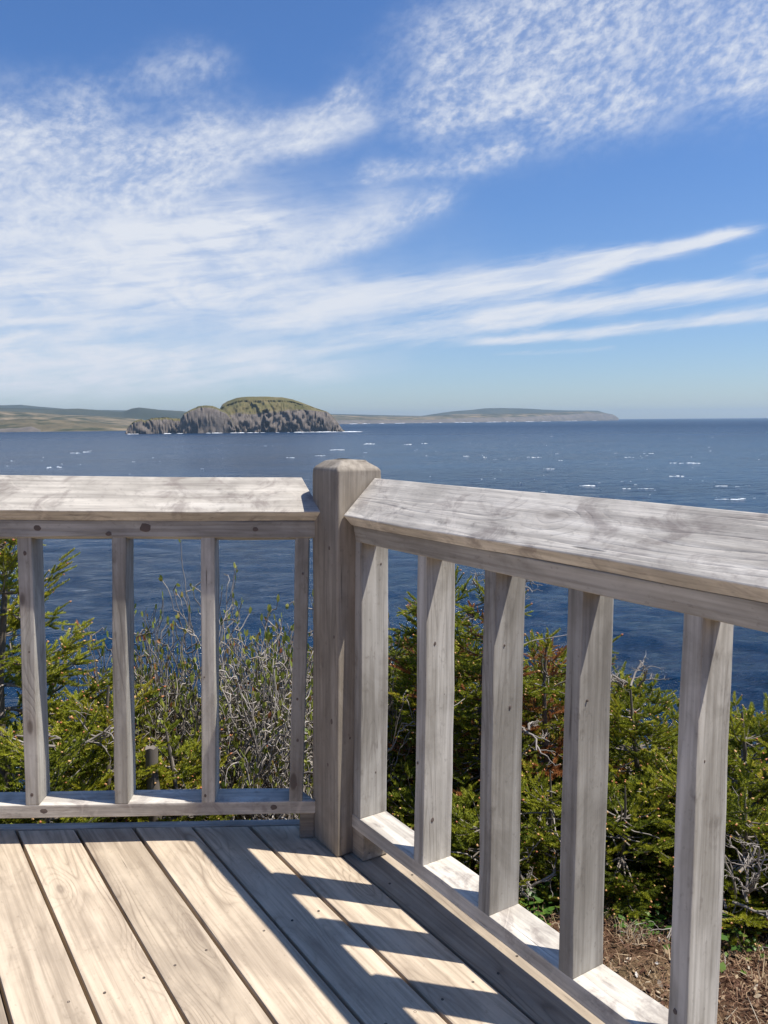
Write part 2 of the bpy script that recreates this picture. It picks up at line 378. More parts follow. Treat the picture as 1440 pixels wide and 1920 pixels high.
for P in (np.array([-.9, -.03, 0]), np.array([-2.2, -.03, 0]), FR.p(1.2, .08, 0)):
    mb = MB(deck_base); mb.piece(rect(-.05, .05, -.05, .05), -1.3, -.202, P, ZV, XV, YV, bev=.003); mb.build('pier', W_POST, deck)

# ------------------------------------------------------------------ corner post
PS, PY = None, None
pv = np.array([.0864, -.1903, 0]) - FR.o; ps = pv @ DV; pyy = pv @ NV      # nearest bottom vertex in the right frame
post = dthing('corner_post', 'thick square corner post with chamfered top where both railings meet', 'post', FR.p(ps - .07, pyy + .07, 0))
mb = MB(FR.p(ps - .07, pyy + .07, 0))
H = 1.0754; h = .07
bm_sec = [(-h, -h), (h, -h), (h, h), (-h, h)]
def post_mesh():
    bm = bmesh.new(); lv = []
    zs = [0, .15, .3, .5, .7, .9, H - .02, H, H + .021, H + .0235]
    ins = [0, 0, 0, 0, 0, 0, 0, .001, .027, .033]
    for z, i_ in zip(zs, ins):
        lv.append([bm.verts.new((sx * (h - i_) + RNG.normal(0, .0006), sy * (h - i_) + RNG.normal(0, .0006), z)) for sx, sy in ((-1, -1), (1, -1), (1, 1), (-1, 1))])
    for a, c in zip(lv[:-1], lv[1:]):
        for j in range(4): bm.faces.new((a[j], a[(j + 1) % 4], c[(j + 1) % 4], c[j]))
    for q in lv[-1] + lv[-2]: q.co.x += RNG.normal(0, .003); q.co.y += RNG.normal(0, .003); q.co.z += RNG.normal(0, .0015)
    bm.faces.new(lv[-1]); bm.faces.new(lv[0][::-1])
    bmesh.ops.recalc_face_normals(bm, faces=bm.faces[:])
    es = [e for e in bm.edges if len(e.link_faces) == 2 and e.calc_face_angle(0) > .3]
    bmesh.ops.bevel(bm, geom=es, offset=.0062, segments=3, affect='EDGES', profile=.5)
    L = np.array([v.co[:] for v in bm.verts]); F = [[v.index for v in f.verts] for f in bm.faces]; bm.free()
    return L, F
L, F = post_mesh()
lean = np.array([-.004, 0, 0])
Rm = np.array([DV, NV, ZV]).T
Vd = (Rm @ L.T).T + FR.p(ps - .07, pyy + .07, 0) + np.outer(L[:, 2], lean)
mb.add(Vd, F, L[:, [2, 0, 1]] + np.array([3.1, 1.7, 9.2]))
for (z, y, r) in ((.86, .045, .006), (.38, .03, .010), (.25, .05, .007), (.62, .018, .005)):
    mb.knot(FR.p(ps - y, pyy, z) + lean * z, -NV, ZV, r, 1.5)
mb.knot(FR.p(ps, pyy + .040, .335) + lean * .33, DV, ZV, .009, 1.4)
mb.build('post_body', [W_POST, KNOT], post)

# ------------------------------------------------------------------ railings
PLANE_L = (FR.p(ps - .07, pyy - .0008, 0), NV)            # left face of the post
PLANE_R = (FR.p(ps + .0008, 0, 0), -DV)                   # face of the post the right railing butts against
def railing(name, label, Fm, a0, a1, base, cut, P, bal, dtop=()):
    t = dthing(name, label, 'railing', base)
    def add(nm, poly, mats, knots=(), bev=.0025, wob=.0014):
        mb = MB(base); mb.piece(poly, a0, a1, Fm.o, Fm.u, Fm.v, ZV, bev=bev, cuts=[cut], wob=wob)
        for (a, yy, z, nr, r, el) in knots: mb.knot(Fm.p(a, yy, z), nr, Fm.u, r, el)
        return mb.build(nm, mats, t)
    (cf, cr, th, bf, bb) = P['capf'], P['capr'], P['th'], P['beamf'], P['beamr']
    A = np.array(cf); B = np.array(cr); dr = (B - A) / np.linalg.norm(B - A); nn = np.array([dr[1], -dr[0]]) * th
    C = B + nn; D_ = A + nn
    add('cap_rail', [tuple(A), tuple(D_), tuple(C), tuple(B)], [W_CAP, KNOT], P.get('kc', ()), bev=.003, wob=.002)
    ft = D_ + np.array(P.get('ft', (.004, -.001))); rt = D_ + dr * .105 + np.array([.006, -.009])
    add('sub_rail', [bf, bb, tuple(rt), tuple(ft)], [W_RAIL, KNOT], P.get('kb', ()))
    y0, z0 = P['bot']
    add('bottom_rail', rect(y0, y0 + .089, z0 - .038, z0), [W_CAP if P.get('pale') else W_RAIL, KNOT], P.get('kr', ()))
    # balusters: 38 x 89 on edge, standing on the bottom rail
    sy, sa = P['lean']
    ztop = .955; Lz = ztop - z0
    for i, a in enumerate(bal):
        up = Fm.u * (sa + (dtop[i] if i < len(dtop) else RNG.normal(0, .002))) + Fm.v * sy + ZV * Lz; ul = np.linalg.norm(up); up = up / ul
        vv = Fm.v - up * (Fm.v @ up); vv /= np.linalg.norm(vv); uu = np.cross(vv, up)
        mb = MB(base); O = Fm.p(a, y0, z0)
        da = Fm.u * RNG.normal(0, .001)
        mb.piece([(0, 0), (.038, 0), (.038, .088), (0, .088)], -.001, ul + .004, O + da, up, uu, vv, bev=.0028, seg=8, wob=.0016)
        for (zz, s_, f_, r) in P['kbal'].get(i, ()):
            if f_ == 'f': mb.knot(O + up * zz + uu * s_, -vv, ZV, r, 1.4)
            else: mb.knot(O + up * zz + uu * .038 + vv * s_, uu, ZV, r, 1.4)
        mb.build('baluster', [W_RAIL, KNOT], t)
    return t
# left
frontL = lambda z: -.1333 + 0 * z
lk = [(-.735, -.0848, .903, -YV, .014, 1.2), (-.445, -.0848, .905, -YV, .019, 1.3), (-.545, -.0848, .888, -YV, .010, 1.3), (-.145, -.0848, .903, -YV, .011, 1.2)]
railing('wooden_railing', 'left railing run with sunlit slanting cap, in front of the twiggy shrubs', FL, -3.2, .30, (-1.2, -.05, 0), PLANE_L,
        dict(capf=(-.1112, .9535), capr=(-.0127, 1.0440), th=.038, ft=(.0005, -.001), beamf=(-.0850, .8796), beamr=(-.0315, .867), bot=(-.0883, .118), lean=(.0086, .0057), pale=True,
             kb=lk, kr=[(-.74, -.0883, .100, -YV, .012, 1.5), (-.095, -.0883, .1, -YV, .012, 1.3)],
             kbal={0: [(.715, .020, 'f', .0075), (.44, .024, 'f', .004), (.13, .012, 'f', .006), (.03, .018, 'f', .007)], 1: [(.36, .012, 'f', .0035)], 2: [(.365, .010, 'f', .0035), (.02, .012, 'f', .006)], 3: [(.66, .022, 'f', .004), (.30, .016, 'f', .005), (.18, .02, 'f', .006), (.05, .018, 'f', .007)]}),
        [-.789, -.5445, -.3012, -.0518, -1.035, -1.279, -1.523, -1.77], [-.0095, -.001, -.001, .0146])
# blocks that carry the bottom rails beside the post
railing('wooden_railing', 'right railing run coming towards the viewer with shadowed balusters', FR, 0.0, 3.4, FR.p(1.5, .05, 0), PLANE_R,
        dict(capf=(-.0061, .9517), capr=(.0928, 1.0515), th=.038, beamf=(.0345, .8797), beamr=(.0850, .867), bot=(.0292, .1176), lean=(.0077, -.0157), pale=True,
             kbal={0: [(.70, .062, 's', .004), (.42, .06, 's', .005), (.12, .05, 's', .004)], 1: [(.55, .028, 's', .005), (.42, .058, 's', .006), (.11, .028, 's', .007), (.25, .01, 'f', .004)], 2: [(.60, .03, 's', .003), (.46, .05, 's', .005)], 3: [(.55, .02, 's', .003)], 4: [(.52, .02, 's', .003), (.08, .015, 'f', .006)]}),
        [.2526 - .038, .5400 - .038, .7832 - .038, 1.0276 - .038, 1.2770 - .038, 1.523 - .038, 1.77 - .038, 2.015 - .038, 2.26 - .038, 2.505 - .038])
rails = [o for o in col.objects if o.name.startswith('wooden_railing')]
for t, Fm, a0, a1, y0, y1, cut in ((rails[0], FL, -.022, .06, -.080, -.005, PLANE_L), (rails[1], FR, .2, .268, .0300, .112, PLANE_R)):
    base = np.linalg.inv(TILT) @ np.array(t.matrix_world.translation)
    mb = MB(base); mb.piece(rect(y0, y1, 0.0012, .0805), a0, a1, Fm.o, Fm.u, Fm.v, ZV, bev=.004, cuts=[cut]); mb.build('support_block', W_POST, t)

# ------------------------------------------------------------------ sea
def build_sea():
    m, T, b = new_mat('sea_water')
    g = T.new('ShaderNodeNewGeometry'); P = g.outputs['Position']
    cd = T.new('ShaderNodeVectorMath'); cd.operation = 'LENGTH'; T.l.new(P, cd.inputs[0]); dist = cd.outputs['Value']
    rot = T.new('ShaderNodeVectorRotate'); rot.rotation_type = 'Z_AXIS'; T.l.new(P, rot.inputs['Vector']); rot.inputs['Angle'].default_value = math.radians(-14)
    Q = rot.outputs[0]
    def ridged(sx, sy, det, dst):
        q = T.noise(T.v('MULTIPLY', Q, (sx, sy, 1)), 1.0, det, .6, dst)
        return T.m('SUBTRACT', 1.0, T.m('ABSOLUTE', T.m('MULTIPLY', T.m('SUBTRACT', q, .5), 3.4)))
    a = ridged(.34, .85, 4, .25); c2 = ridged(.10, .26, 3, .3); c3 = T.noise(T.v('MULTIPLY', Q, (1.7, 4.0, 1)), 1.0, 4, .65, .2)
    c4 = ridged(.032, .10, 3, .4)
    hgt = T.m('ADD', T.m('ADD', T.m('MULTIPLY', a, .30), T.m('MULTIPLY', c4, T.mr(dist, 150, 700, 0, 5.5, 'LINEAR'))), T.m('ADD', T.m('MULTIPLY', c2, .75), T.m('MULTIPLY', c3, .22)))
    bp = T.new('ShaderNodeBump'); bp.inputs['Strength'].default_value = 1.0
    T.l.new(T.mr(dist, 60, 400, 1.2, .55, 'LINEAR'), bp.inputs['Distance'])
    T.l.new(hgt, bp.inputs['Height']); T.l.new(bp.outputs[0], b.inputs['Normal'])
    big = T.noise(T.v('MULTIPLY', Q, (.004, .012, 1)), 1.0, 4, .6)
    body = T.mix(T.mr(big, .35, .65), (.0013, .018, .050), (.0026, .029, .076))
    # broken foam flecks
    fl = T.noise(T.v('MULTIPLY', Q, (.10, .42, 1)), 1.0, 6, .68, .8)
    fz = T.noise(T.v('MULTIPLY', Q, (.011, .018, 1)), 1.0, 3, .5)
    foam = T.m('MULTIPLY', T.mr(fl, .665, .70), T.mr(fz, .50, .62))
    body = T.mix(T.m('MULTIPLY', foam, .55), body, (.55, .62, .68))
    T.l.new(body, b.inputs['Base Color'])
    T.l.new(T.mr(dist, 60, 3000, .12, .42, 'LINEAR'), b.inputs['Roughness']); b.inputs['IOR'].default_value = 1.33; b.inputs['Specular IOR Level'].default_value = .27
    # polar sheet, fine in front, with real swell; ends where the horizon lies for this height
    r = [0.5, 12.0]
    while r[-1] < 500: r.append(r[-1] + max(.7, r[-1] * .006))
    while r[-1] < 19000: r.append(r[-1] * 1.035)
    r = np.array(r); az = np.concatenate([np.linspace(-34, 40, 760), np.linspace(43, 360 - 34 - 3, 96)]); az = np.radians(az)
    Rg, Ag = np.meshgrid(r, az, indexing='ij'); X = Rg * np.sin(Ag); Y = Rg * np.cos(Ag) + CAM[1]; Z = np.zeros_like(X)
    rg = np.random.default_rng(3)
    fade = np.clip((520 - Rg) / 400, 0, 1) * np.clip((Rg - 14) / 20, 0, 1)
    infront = (np.abs(Ag - .05) < .62)
    for i in range(70):
        lam = 2.6 * (18 ** rg.random()); th = math.radians(-104 + rg.normal(0, 26)); k = 2 * math.pi / lam
        amp = .019 * lam * min(1, (7 / lam) ** 1.3) * (.6 + .8 * rg.random())
        s_ = np.sin(k * (X * math.cos(th) + Y * math.sin(th)) + rg.random() * 6.28)
        lim = np.clip((lam * 34 - Rg * Rg * .006 * 1.0) / (lam * 20), 0, 1) if lam < 7 else 1
        Z += amp * s_ * lim
    Z = Z * fade * infront * .30 + SEA_Z
    nr, na = Rg.shape
    idx = np.arange(nr * na).reshape(nr, na)
    a0 = idx[:-1, :]; a1 = idx[1:, :]
    F = np.stack([a0, a1, np.roll(a1, -1, 1), np.roll(a0, -1, 1)], -1).reshape(-1, 4)[:, ::-1]
    o = mesh_np('sea', np.stack([X, Y, Z], -1).reshape(-1, 3), F, m, smooth=True)
    tag(o, 'deep blue choppy sea flecked with small whitecaps', 'sea', kind='structure')
build_sea()

def build_foam():
    m, T, b = new_mat('sea_foam'); b.inputs['Roughness'].default_value = .8
    g = T.new('ShaderNodeNewGeometry'); fn = T.noise(T.v('MULTIPLY', g.outputs['Position'], (.5, 1.1, 1)), 1, 3, .6)
    T.l.new(T.mix(T.mr(fn, .35, .62), (.16, .24, .33), (.86, .89, .91)), b.inputs['Base Color'])
    V = []; F = []; rg = np.random.default_rng(11)
    def cap(x, y, L, wd, ang):
        """breaking crest: a lumpy low ridge with ragged outline"""
        n = 22; base = len(V); ca, sa = math.cos(ang), math.sin(ang); bow = rg.normal(0, .1)
        for i in range(n + 1):
            t = i / n - .5; e = (1 - (2 * t) ** 2) ** .6; skew = .35 + .65 * (1 - i / n) ** .5
            yb = bow * L * (t * t * 4 - .5)
            jit = rg.random() ** 1.6 * 1.1 + .06; hw = wd * e * skew * jit
            for (o_, hz) in ((-hw, .12), (rg.normal(0, .1) * wd, .26 + .25 * wd * e * skew), (hw * .8, .12)):
                lx = t * L; ly = yb + o_
                V.append((x + lx * ca - ly * sa, y + lx * sa + ly * ca, SEA_Z + hz))
        for i in range(n):
            for j in range(2):
                a = base + i * 3 + j; F.append((a, a + 1, a + 4, a + 3))
    cap0 = cap
    def cap(x, y, L, wd, ang):
        k = int(rg.integers(3, 7)); ca, sa = math.cos(ang), math.sin(ang); bow = rg.normal(0, .10)
        for i in range(k):
            t = (i + rg.random()) / k - .5; sz = (1 - abs(t - .1) * 1.5) * rg.uniform(.3, 1.0)
            if sz < .12: continue
            ox, oy = t * L, bow * L * t * t * 4 + rg.normal(0, wd * .8)
            cap0(x + ox * ca - oy * sa, y + ox * sa + oy * ca, L / k * rg.uniform(.7, 1.7), wd * sz, ang + rg.normal(0, .22))
    D0 = CAM[2] - SEA_Z
    def sea_at(px, py):
        d = ray(px, py); k = -D0 / d[2]; return CAM[0] + d[0] * k, CAM[1] + d[1] * k, k
    spec = [(1097, 912, 34, 5), (1285, 869, 46, 3), (1267, 894, 26, 4), (1372, 937, 56, 4.5), (1350, 912, 24, 1.6), (100, 877, 22, 3), (545, 859, 14, 2.2), (140, 850, 18, 2), (162, 848, 12, 2), (1180, 858, 18, 1.5), (872, 856, 16, 1.5), (908, 858, 10, 1.4),
            (1000, 858, 22, 1.6), (1218, 851, 20, 1.6), (1030, 880, 18, 1.2), (1210, 917, 30, 1.0), (690, 833, 22, 2), (630, 844, 34, 1.8), (795, 832, 14, 1.5), (1170, 917, 22, .9), (930, 925, 14, .9), (600, 855, 20, 1.2), (765, 834, 16, 1.6), (20, 865, 10, 1)]
    for (px, py, wp, hp) in spec:
        x, y, k = sea_at(px, py); cap(x, y, wp * k / F_PX, hp * k * k / (F_PX * D0) * .13, math.radians(rg.normal(-6, 7)))
    for i in range(520):
        px = rg.uniform(-300, 1750); py = 792 + 190 * rg.random() ** 2.1
        if px < 700 and rg.random() < .4: continue
        x, y, k = sea_at(px, py)
        if k > 9000 or k <= 0: continue
        z = (py - 787)
        L = min(7, rg.gamma(1.2, 1.1) + .5) * (1 if k > 500 else .55)
        if px < 760 and k > 1850: continue
        cap(x, y, L, (.07 + .14 * rg.random()) * (1 + k / 1300), math.radians(rg.normal(-6, 12)))
    o = mesh_np('sea_foam', np.array(V), np.array(F), m)
    tag(o, 'small white breaking wave crests scattered over the sea', 'whitecaps', kind='stuff')
build_foam()

# ------------------------------------------------------------------ distant land
def land_mat(name, rockc, rockd, grass, grass2, scale, has_rock=True, diag=.6):
    m, T, b = new_mat(name)
    g = T.new('ShaderNodeNewGeometry'); P = g.outputs['Position']; at_ = T.new('ShaderNodeAttribute'); at_.attribute_name = 'rock'; rk = at_.outputs['Fac']
    n1 = T.noise(T.v('MULTIPLY', P, (scale, scale, scale)), 1, 6, .6)
    n2 = T.noise(T.v('MULTIPLY', P, (scale * 6, scale * 6, scale * 6)), 1, 4, .65)
    n3 = T.noise(T.v('MULTIPLY', P, (scale * .25, scale * .25, scale * .25)), 1, 4, .6)
    gr = T.mix(T.mr(n1, .35, .65), grass, grass2)
    gr = T.mix(T.m('MULTIPLY', T.mr(n2, .5, .75), .5), gr, (grass[0] * .5, grass[1] * .5, grass[2] * .5))
    gr = T.mix(T.m('MULTIPLY', T.mr(n3, .5, .62), .6), gr, (grass[0] * .45, grass[1] * .55, grass[2] * .5))
    sh = T.new('ShaderNodeSeparateXYZ'); T.l.new(P, sh.inputs[0])
    tilt = T.m('ADD', sh.outputs[0], T.m('MULTIPLY', sh.outputs[2], diag))
    st = T.noise(T.comb(T.m('MULTIPLY', tilt, scale * 1.8), T.m('MULTIPLY', sh.outputs[2], scale * 2.0), T.m('MULTIPLY', sh.outputs[1], scale * .4)), 1, 7, .70, .8)
    ro = T.mix(T.mr(st, .30, .70), rockd, rockc)
    ro = T.mix(T.m('MULTIPLY', T.mr(n2, .5, .7), .4), ro, (rockc[0] * 1.35, rockc[1] * 1.3, rockc[2] * 1.2))
    c = T.mix(T.mr(T.m('ADD', rk, T.m('MULTIPLY', T.m('SUBTRACT', n2, .5), 1.1)), .42, .58), gr, ro)
    T.l.new(c, b.inputs['Base Color']); b.inputs['Roughness'].default_value = .95; b.inputs['Specular IOR Level'].default_value = .1
    bp = T.new('ShaderNodeBump'); bp.inputs['Strength'].default_value = .6; bp.inputs['Distance'].default_value = 1.0 / scale * .03
    T.l.new(T.m('ADD', T.m('MULTIPLY', st, rk), T.m('MULTIPLY', n2, .3)), bp.inputs['Height']); T.l.new(bp.outputs[0], b.inputs['Normal'])
    return m
def interp(t, pts):
    p = np.array(pts, float); return np.interp(t, p[:, 0], p[:, 1])
def eye_h(): return CAM[2] - SEA_Z
def land(name, label, cat, mat, px0, px1, nu, Df, sky, depth, nv, cliff, rough, seed, ridge=0, slant=.5, peak=.45):
    """terrain block seen beyond the water. Df(px): distance of its shore. sky: skyline (px,py). cliff: (px, share of height that is cliff)"""
    px = np.linspace(px0, px1, nu); v = np.linspace(0, 1, nv) ** 1.5
    D = Df(px); az = np.array([math.atan2(*ray(p, 790)[:2]) for p in px])
    sk = interp(px, sky); V = np.zeros((nu, nv, 3)); RK = np.zeros((nu, nv))
    cl = interp(px, cliff); cdep = .10
    hor = np.array([ray(p, q)[2] for p, q in zip(px, sk)])
    for j, t in enumerate(v):
        dist = D + depth * t
        topD = D + depth * peak
        Hs = hor * topD + eye_h()                        # height above the sea of the skyline ridge
        Hs = np.maximum(Hs, 0.4)
        if t <= cdep: hh = cl * Hs * (t / cdep) ** .62
        elif t <= peak: s_ = (t - cdep) / (peak - cdep); hh = cl * Hs + (1 - cl) * Hs * np.sin(s_ * math.pi / 2) ** .9
        else: s_ = (t - peak) / (1 - peak); hh = Hs * (1 - s_ ** 1.6 * 1.05)
        w_px = (px1 - px0); uu = px / 1.0
        n = vnoise(px * rough[1] + hh * 0, np.full(nu, t * rough[2]), seed, 5) - .5
        hh = hh * (1 + (n * rough[0]) * (1 - .8 * (abs(t - peak) < .12)))
        if ridge:
            wp = (vnoise(px * .05, hh * .05, seed + 7, 3) - .5) * 5; q = vnoise(px * ridge[1] + hh * ridge[2] * .6 + wp + 3, np.full(nu, 1.5 + t * .6) + hh * .012, seed + 1, 3); q = 1 - np.abs(q * 2 - 1)
            gl = vnoise(px * ridge[1] * 3.1 + hh * ridge[2] * 2.5, np.full(nu, 4.5), seed + 2, 3) - .5
            dist = dist + (q - .5) * ridge[0] * (1 if t < .3 else .2) + gl * ridge[0] * .28 * (1 if t < .3 else 0)
        wob = (vnoise(px * .05, np.full(nu, 2.2), seed + 5, 3) - .5) * .0
        V[:, j, 0] = CAM[0] + np.sin(az) * dist; V[:, j, 1] = CAM[1] + np.cos(az) * dist; V[:, j, 2] = SEA_Z - 1.2 * (t == 0) + np.maximum(hh, -1.5)
        slope_edge = vnoise(px * .06, np.full(nu, t * 6), seed + 9, 3)
        RK[:, j] = np.where(t < cdep * 1.1, 1.0, np.where(t < cdep * 1.35, .45 + .4 * (slope_edge - .5), 0.0)) * (cl > .05)
    idx = np.arange(nu * nv).reshape(nu, nv)
    F = np.stack([idx[:-1, :-1], idx[1:, :-1], idx[1:, 1:], idx[:-1, 1:]], -1).reshape(-1, 4)
    o = mesh_np(name, V.reshape(-1, 3), F, mat, attrs={'rock': RK.ravel()}, smooth=mat is not ISL)
    tag(o, label, cat, kind='structure'); return o
ISL = land_mat('island_ground', (.19, .16, .135), (.115, .098, .085), (.115, .105, .042), (.165, .135, .062), .05, diag=.75)
FAR = land_mat('far_ground', (.19, .165, .14), (.10, .09, .08), (.048, .055, .030), (.26, .20, .125), .009)
FARD = land_mat('far_hill_ground', (.19, .17, .15), (.10, .09, .085), (.050, .060, .045), (.075, .08, .055), .004)
Dsh = lambda y, hy: F_PX * eye_h() / (y - hy)
# the near rocky island: low jagged reef, round rock dome, then the long grassy block
land('island', 'jagged low rock point at the left foot of the island', 'island', ISL, 234, 345, 240, lambda p: 2010 + 0 * p,
     [(234, 811), (240, 800), (250, 791), (262, 786), (272, 789), (285, 784), (300, 783), (315, 782), (325, 785), (335, 784), (345, 792)], 110, 26, [(234, .9), (345, .8)], (.35, .25, 6), 21, ridge=(20, .09, .06), peak=.35)
land('island', 'round grey rock dome rising beside the grassy island top', 'island', ISL, 328, 442, 240, lambda p: 1990 + (p - 380) ** 2 * .006,
     [(328, 806), (336, 790), (345, 776), (356, 769), (372, 762), (385, 760), (400, 761), (412, 766), (424, 772), (434, 784), (442, 806)], 150, 34, [(328, .95), (385, .90), (442, .9)], (.10, .16, 5), 5, ridge=(22, .055, .03), peak=.30)
land('island', 'long cliff sided island block with green grassy dome on top', 'island', ISL, 402, 646, 420, lambda p: 2040 + 0 * p,
     [(402, 785), (412, 768), (418, 758), (428, 752), (445, 746), (462, 744), (500, 743.5), (530, 745), (550, 749), (570, 756), (590, 764), (604, 769), (614, 772), (622, 779), (632, 791), (640, 802), (646, 811)], 260, 44,
     [(402, .62), (430, .50), (470, .46), (520, .52), (560, .66), (590, .84), (610, .96), (646, 1)], (.07, .06, 5), 8, ridge=(30, .040, .030), peak=.5)
# low coast on the left with hills behind
land('coast', 'low brown green shore with pale beach left of the island', 'coast', FAR, -500, 262, 260, lambda p: 2750 + 0 * p,
     [(-500, 782), (-100, 786), (0, 788), (50, 785), (110, 787), (150, 790), (200, 794), (235, 800), (262, 808)], 900, 34, [(-500, .25), (0, .2), (60, .32), (75, .05), (262, .02)], (.3, .03, 6), 31, peak=.5)
land('hills', 'rolling brown hills behind the left shore', 'hills', FAR, -500, 420, 300, lambda p: 3900 + 0 * p,
     [(-500, 766), (-100, 770), (0, 771), (60, 773), (120, 778), (180, 780), (240, 784), (300, 790), (360, 790), (420, 796)], 1800, 30, [(-500, 0), (420, 0)], (.2, .02, 6), 33, peak=.5)
land('hills', 'darker wooded ridge with a small knoll behind the left shore', 'hills', FARD, -600, 430, 300, lambda p: 5200 + 0 * p,
     [(-600, 758), (0, 765), (60, 766), (110, 767), (150, 766), (200, 770), (232, 772), (248, 766), (262, 764), (280, 766), (300, 768.5), (345, 771), (430, 782)], 2600, 26, [(-600, 0), (430, 0)], (.1, .02, 5), 35, peak=.45)
land('hills', 'pale blue ridge on the far left skyline', 'hills', FARD, -800, 420, 200, lambda p: 8200 + 0 * p,
     [(-800, 755), (-100, 760), (0, 760), (40, 759), (80, 763), (140, 768), (200, 769), (300, 770), (420, 775)], 3000, 20, [(-800, 0), (420, 0)], (.05, .02, 5), 37, peak=.45)
land('headland', 'long low brown headland across the bay right of the island', 'headland', FAR, 560, 1160, 360, lambda p: np.interp(p, [560, 700, 1000, 1160], [5600, 6100, 7600, 9600]),
     [(560, 779), (620, 778), (680, 780), (740, 781), (800, 781), (850, 777), (900, 776), (960, 776), (1010, 774), (1060, 773), (1100, 772), (1130, 774), (1148, 777), (1156, 781), (1160, 785)], 1500, 28, [(560, .3), (800, .35), (1000, .5), (1160, .95)], (.12, .02, 5), 41, peak=.5)
land('headland', 'hazy higher plateau behind the long headland', 'headland', FARD, 560, 1150, 260, lambda p: np.interp(p, [560, 1150], [8200, 10400]),
     [(560, 776), (620, 776), (700, 778), (790, 780), (815, 776), (850, 771), (885, 768.5), (910, 765.5), (940, 765), (985, 766), (1020, 768), (1060, 769.5), (1120, 770), (1150, 779)], 1800, 22, [(560, 0), (1150, 0)], (.05, .02, 5), 43, peak=.45)
# surf line along the foot of the island and headland
def surf():
    m, T, b = new_mat('surf'); b.inputs['Base Color'].default_value = (.8, .83, .85, 1); b.inputs['Roughness'].default_value = .8
    rg = np.random.default_rng(5); V = []; F = []
    def blob(px, D, wpx, depth, hgt):
        d = ray(px, 790); x0, y0 = CAM[0] + d[0] * D, CAM[1] + d[1] * D; hw = wpx * D / F_PX / 2; n = 8; b0 = len(V)
        tx, ty = d[1], -d[0]
        for i in range(n + 1):
            t = i / n * 2 - 1; e = math.sqrt(max(0, 1 - t * t)); j = .4 + .6 * rg.random()
            for (q, z) in ((-depth * e * j, .15), (0, .3 + hgt * e * j), (depth * .5, .15)):
                V.append((x0 + tx * hw * t + d[0] * q, y0 + ty * hw * t + d[1] * q, SEA_Z + z))
        for i in range(n):
            for j in range(2):
                a = b0 + i * 3 + j; F.append((a, a + 1, a + 4, a + 3))
    for i in range(34):
        px = rg.uniform(240, 650); blob(px, 1985 + rg.uniform(-6, 6), rg.uniform(3, 14), rg.uniform(3, 9), rg.uniform(.3, 1.2))
    for px, wd in ((610, 46), (660, 40), (560, 20), (452, 12), (405, 10), (313, 14)): blob(px, 1975, wd, 12, 1.6)
    for i in range(46):
        px = rg.uniform(655, 1120); D = np.interp(px, [560, 700, 1000, 1160], [5600, 6100, 7600, 9600]) - 60; blob(px, D, rg.uniform(3, 12), 20, rg.uniform(1, 3.5))
    o = mesh_np('surf', np.array(V), np.array(F), m); tag(o, 'thin white surf along the foot of the cliffs', 'surf', kind='stuff')
surf()

# ------------------------------------------------------------------ haze
def haze():
    m = bpy.data.materials.new('haze'); m.use_nodes = True; T = NT(m.node_tree); T.n.clear()
    out = T.new('ShaderNodeOutputMaterial'); v = T.new('ShaderNodeVolumePrincipled')
    v.inputs['Color'].default_value = (.62, .82, 1.0, 1); v.inputs['Density'].default_value = 5.2e-5; v.inputs['Anisotropy'].default_value = .35
    T.l.new(v.outputs[0], out.inputs['Volume'])
    L = 19600; z0 = SEA_Z - 5; z1 = 190
    V = [(x, y, z) for z in (z0, z1) for (x, y) in ((-L, -L), (L, -L), (L, L), (-L, L))]
    F = [(0, 3, 2, 1), (4, 5, 6, 7), (0, 1, 5, 4), (1, 2, 6, 5), (2, 3, 7, 6), (3, 0, 4, 7)]
    o = mesh_np('haze', np.array(V), np.array(F), m); tag(o, 'thin pale sea haze', 'haze', kind='stuff')
haze()

# ------------------------------------------------------------------ the bluff the platform stands on
def gz(x, y):
    x = np.asarray(x, float); y = np.asarray(y, float)
    t = (y - CAM[1]) + .22 * np.abs(x)
    t = np.where(y < CAM[1], .22 * np.abs(x), t)
    z = np.interp(t, [0, 2.0, 2.8, 3.4, 4.2, 5.2, 6.5, 9, 13, 20, 30, 60], [-.55, -.58, -.68, -.88, -1.15, -1.9, -3.4, -7.5, -14, -24, -32, -34])
    z = z + np.interp(CAM[1] - y, [2.5, 6, 14, 30, 58], [0, .6, 5.5, 9, 11])  # unseen rise behind the camera, added to block low sky light
    z = z + (vnoise(x * .9 + 50, y * .9 + 50, 71, 4) - .5) * .22 + (vnoise(x * 6 + 50, y * 6 + 50, 72, 3) - .5) * .05
    z = z + np.clip((t - 7) / 6, 0, 1) * (vnoise(x * .25 + 9, y * .25 + 9, 73, 4) - .5) * 3.0
    return z
